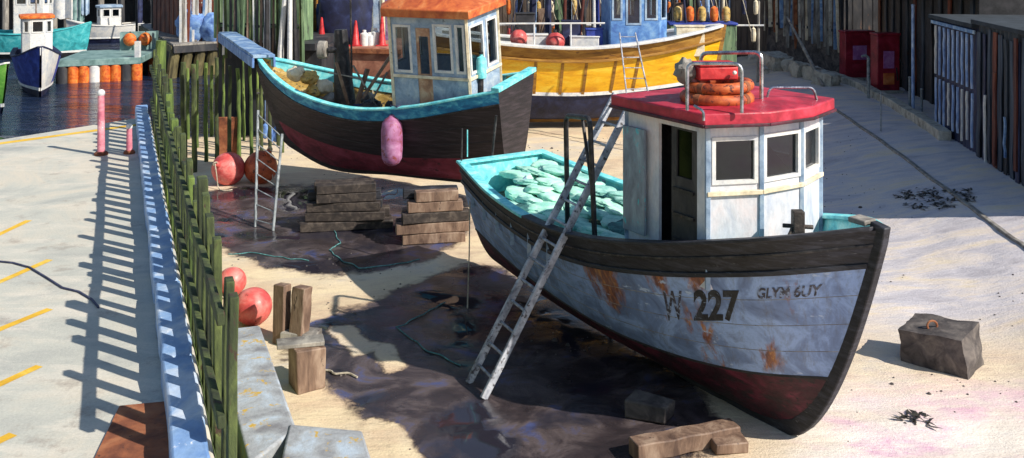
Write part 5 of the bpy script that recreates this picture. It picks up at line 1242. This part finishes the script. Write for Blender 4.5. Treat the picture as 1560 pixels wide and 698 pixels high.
# sheds along the right
def shed_pt(k): return V((14.3+k*(17.6-14.3), 26.2+k*(51.5-26.2), 0))
zb = .75
p0, p1, p2, p3 = shed_pt(-.06), shed_pt(.215), shed_pt(.40), shed_pt(1.02)
def corr(name, label, p, q, z0, z1, mat, amp, pitch, depth, extra=None):
    d = (q-p).normalized(); n_ = V((d.y,-d.x,0)); t = thing(name, (p+q)/2+V((0,0,z0)), label, 'shed')
    ln = (q-p).length; n = int(ln/pitch*4); rings = []
    for i in range(n+1):
        c = p+d*(ln*i/n)+n_*(amp*math.sin(2*math.pi*i/4+.4)); rings.append([V((c.x,c.y,z0)), V((c.x,c.y,z1))])
    m = MB(); m.loft(rings, closed=False); m.build('cladding', mat, t, sharp=80)
    m = MB(); A = [p+n_*.12, q+n_*.12, q+n_*depth, p+n_*depth]
    m.loft([[V((a.x,a.y,z0)) for a in A], [V((a.x,a.y,z1-.02)) for a in A]]); m.build('wall', mat, t)
    A = [p-n_*.25-d*.05, q-n_*.25+d*.05, q+n_*(depth+.2), p+n_*(depth+.2)]
    m = MB(); m.loft([[V((a.x,a.y,z1)) for a in A], [V((a.x,a.y,z1+.14)) for a in A]]); m.build('roof', C['shed_roof'], t, bevel=.02)
    return t, d, n_
s1, d1, n1 = corr('corrugated_shed', 'dark slate corrugated shed at the right edge', p0, p1, zb, 5.15, C['shed_dark'], .05, .34, 3.0)
s2, d2, n2 = corr('corrugated_shed', 'navy shed with pale blue battens left of the slate one', p1+V((.02,.05,0)), p2, zb, 5.0, C['shed_navy'], .04, .3, 3.0)
for i in range(9):
    c = p1.lerp(p2, .08+.105*i)-n2*.1
    for (za, zc) in ((3.0,4.75),(RND.uniform(.8,1.5),2.85)):
        m = MB(); m.beam(V((c.x,c.y,za)), V((c.x,c.y,zc)), .1, .05, up=n2, seg=6, jit=.012); m.build('batten', C['batten'] if RND.random() < .8 else C['white_paint'], s2)
m = MB(); m.beam(V((p1.x,p1.y,4.87))-n2*.14, V((p2.x,p2.y,4.87))-n2*.14, .06, .12, up=V((0,0,1))); m.build('gutter', C['plank_blue'], s2, bevel=.01)
for k in range(15):
    c = p0.lerp(p1, (k+.5)/15)-n1*.085; m = MB(); m.beam(V((c.x,c.y,.7)), V((c.x,c.y,5.06-.2*RND.random())), RND.uniform(.2,.34), .03, up=n1, seg=5, jit=.02); m.build('board', C[('shed_slate','shed_navy','shed_slate','shed_dark','shed_slate','rust_hut')[k % 6]], s1)
for k, (za, zc, mt) in enumerate(((.9,3.0,'white_paint'),(1.4,2.6,'plank_blue'),(1.0,3.8,'rust_hut'),(1.2,5.0,'rust_hut'),(1.1,3.2,'plank_blue'))):
    c = p0.lerp(p1, (.86,.62,.74,.5,.36)[k])-n1*.15; m = MB(); m.beam(V((c.x,c.y,za)), V((c.x,c.y,zc)), .09 if k < 2 else .2, .05, up=n1, seg=6, jit=.015); m.build('batten', C[mt], s1)
# dark boat store behind with opening
t = thing('boat_store', (p2+p3)/2, 'black open fronted boat store behind the red pumps', 'shed')
dd = (p3-p2).normalized(); nn = V((dd.y,-dd.x,0))
A = [p2+nn*1.6+dd*.2, p3+nn*1.6, p3+nn*5, p2+nn*5+dd*.2]
m = MB(); m.loft([[V((a.x,a.y,.3)) for a in A], [V((a.x,a.y,5.7)) for a in A]]); m.build('wall', C['dark_inside'], t)
for k in range(12):
    c = A[0].lerp(A[1], (k+.5)/12)-nn*.06; m = MB(); m.beam(V((c.x,c.y,.6)), V((c.x,c.y,5.65)), .35, .06, up=nn, seg=4, jit=.03); m.build('board', RND.choice([C['pier_dark'],C['shed_dark'],C['rust_hut'],C['board_brown']]), t)
m = MB(); A2 = [p2+dd*.2-nn*.3, p3-nn*.3, p3+nn*5, p2+nn*5+dd*.2]; m.loft([[V((a.x,a.y,5.75)) for a in A2], [V((a.x,a.y,5.95)) for a in A2]]); m.build('roof', C['shed_dark'], t)
# red pumps
for i, (x, y0, y1, wpx) in enumerate(((1352,142,54,36),(1308,122,50,46))):
    g = G(x, y0); s = F/g.y; h = (y0-y1)/s; w_ = wpx/s; R = rz(.12); t = thing('fuel_pump', g, ['tall dark red pump cabinet with a mauve panel beside the shed','wide dark red pump cabinet further back beside the seawall'][i], 'cabinet', 'red cabinets before the boat store')
    m = MB(); m.box(g+V((0,.3,h/2)), (w_,.7,h), R=R); m.build('body', C['pump_red'], t, bevel=.04)
    m = MB(); m.box(g+V((0,.3,h+.05)), (w_*1.06,.78,.1), R=R); m.build('cap', C['pump_red'], t, bevel=.03)
    fr_ = R @ V((0,-.36,0)); m = MB(); m.box(g+V((.0,.3,h*.58))+fr_, (w_*.48,.03,h*.3), R=R); m.build('panel', C['mauve'], t, bevel=.01)
    m = MB(); m.box(g+V((.0,.3,h*.25))+fr_, (w_*.5,.03,h*.2), R=R); m.build('lower_panel', C['orange_roof'] if i == 0 else C['pump_red'], t, bevel=.01)
    m = MB(); q = g+V((w_*.42,.25,h*.6))+fr_; m.tube([q, q+V((.1,-.1,-.2)), q+V((.06,-.12,-.9)), q+V((-.1,-.08,-1.0)), q+V((-.14,-.02,-.4))], .03, 6); m.build('hose', C['dark_steel'], t)
    m = MB(); m.box(g+V((0,.3,.06)), (w_*1.2,.95,.14), R=R); m.build('plinth', C['pale_stone'], t, bevel=.02)
def pole(x, y0, y1, wpx, mat, lb, hook=False):
    g = G(x, y0); s = F/g.y; top = CZ-(y1+80)/F*g.y; t = thing('post', g, lb, 'post'); m = MB(); r = wpx/s/2
    m.cyl(g-V((0,0,.1)), V((g.x,g.y,top)), r, r*.9, 10); m.build('shaft', mat, t)
    if hook: m = MB(); m.tube([V((g.x,g.y,top)), V((g.x-.12,g.y,top+.1)), V((g.x-.3,g.y,top+.06))], r*.8, 8); m.build('hook', mat, t)
    else: m = MB(); m.ball(V((g.x,g.y,top)), (r*1.25,r*1.25,r*.8), 10, 8); m.build('cap', mat, t)
pole(1323,150,88,5,C['grey_ladder'],'grey hooked post in front of the red pump cabinets',True)
pole(1391,168,8,5,C['batten'],'tall thin blue grey post at the corner of the navy shed')
pole(1386,166,118,4,C['grey_ladder'],'short grey post beside the tall blue one')
pole(1404,170,136,4,C['grey_ladder'],'shortest grey post in front of the navy shed')
pole(1342,200,140,2,C['grey_ladder'],'thin rod standing on the slipway below the pumps')

# seaweed clumps, pebbles
def weedclump(px, py, n, spread, lb):
    g = G(px, py); m = MB()
    for i in range(n):
        a = RND.uniform(0,6.28); r = spread*math.sqrt(RND.random()); q = V((g.x+r*math.cos(a)*1.5, g.y+r*math.sin(a)*1.2, 0)); q.z = ground_z(q.x, q.y)+.01
        b = RND.uniform(0,6.28); ln = RND.uniform(.1,.35); dvv = V((math.cos(b), math.sin(b), 0))*ln; sd_ = V((-math.sin(b), math.cos(b), 0))*RND.uniform(.02,.05)
        mid = q+dvv*.5+V((0,0,RND.uniform(.012,.05))); e = q+dvv+V((0,0,RND.uniform(.0,.05)))
        m.add([q-sd_*.5, q+sd_*.5, mid+sd_, mid-sd_, e], [(0,1,2,3),(3,2,4)])
    tag(m.build('seaweed', C['seaweed'], origin=g), lb, 'seaweed')
weedclump(1432,303,130,.7,'dark seaweed clump lying on the grey slipway')
weedclump(1392,296,50,.4,'smaller seaweed clump left of the big one on the slipway')
weedclump(1400,640,20,.17,'small black seaweed strand on the pink sand in front')
m = MB()
for i in range(2600):
    x, y = RND.uniform(-9,13), RND.uniform(12,40)
    if noise.noise(V((x*.45,y*.45,9))) < .12: continue
    if x < .9-.4*y+1.4: continue
    z = ground_z(x, y); r = RND.uniform(.008,.03)*(1 if RND.random() < .95 else 2.4); pts_ = []
    a0 = RND.uniform(0,6)
    n = 6; ring = [V((x+r*math.cos(a0+k*math.pi/3)*RND.uniform(.7,1.2), y+r*math.sin(a0+k*math.pi/3)*RND.uniform(.7,1.2), z-.004)) for k in range(n)]
    ring2 = [V((x+(p.x-x)*.6, y+(p.y-y)*.6, z+r*.6)) for p in ring]; m.loft([ring, ring2])
tag(m.build('pebbles', C['stone']), kind='stuff')

# ------------------------------------------------------------------ light, sky, camera
EL = math.radians(38); sx_, sy_ = .86, -.51                # the sun stands to the right, behind the camera
sun = bpy.data.lights.new('sun', 'SUN'); sun.energy = 4.6; sun.angle = math.radians(.53); sun.color = (1,.93,.82)
so = bpy.data.objects.new('sun', sun); COL.objects.link(so)
dirv = V((-sx_*math.cos(EL), -sy_*math.cos(EL), -math.sin(EL))); so.rotation_euler = dirv.to_track_quat('-Z', 'Y').to_euler(); so.location = (20,-20,30)
wd = bpy.data.worlds.new('World'); scene.world = wd; wd.use_nodes = True; nt = wd.node_tree
sk = nt.nodes.new('ShaderNodeTexSky'); sk.sky_type = 'NISHITA'; sk.sun_disc = False; sk.sun_elevation = EL; sk.sun_rotation = math.atan2(sx_, sy_)
sk.air_density = 1.2; sk.dust_density = .6; sk.ozone_density = 1.5
bg = nt.nodes['Background']; bg.inputs['Strength'].default_value = .085; nt.links.new(sk.outputs[0], bg.inputs['Color'])
cam = bpy.data.cameras.new('camera'); co = bpy.data.objects.new('camera', cam); COL.objects.link(co)
co.location = (0,0,CZ); co.rotation_euler = (math.radians(90),0,0); cam.sensor_width = 36; cam.sensor_fit = 'HORIZONTAL'; cam.lens = 36*F/1560
cam.shift_y = -429/1560; cam.clip_end = 2000; cam.clip_start = .1
scene.camera = co
scene.view_settings.view_transform = 'Standard'; scene.view_settings.look = 'None'; scene.view_settings.exposure = .45; scene.view_settings.gamma = 1
scene.cycles.use_denoising = True; scene.cycles.max_bounces = 6; scene.cycles.transparent_max_bounces = 8
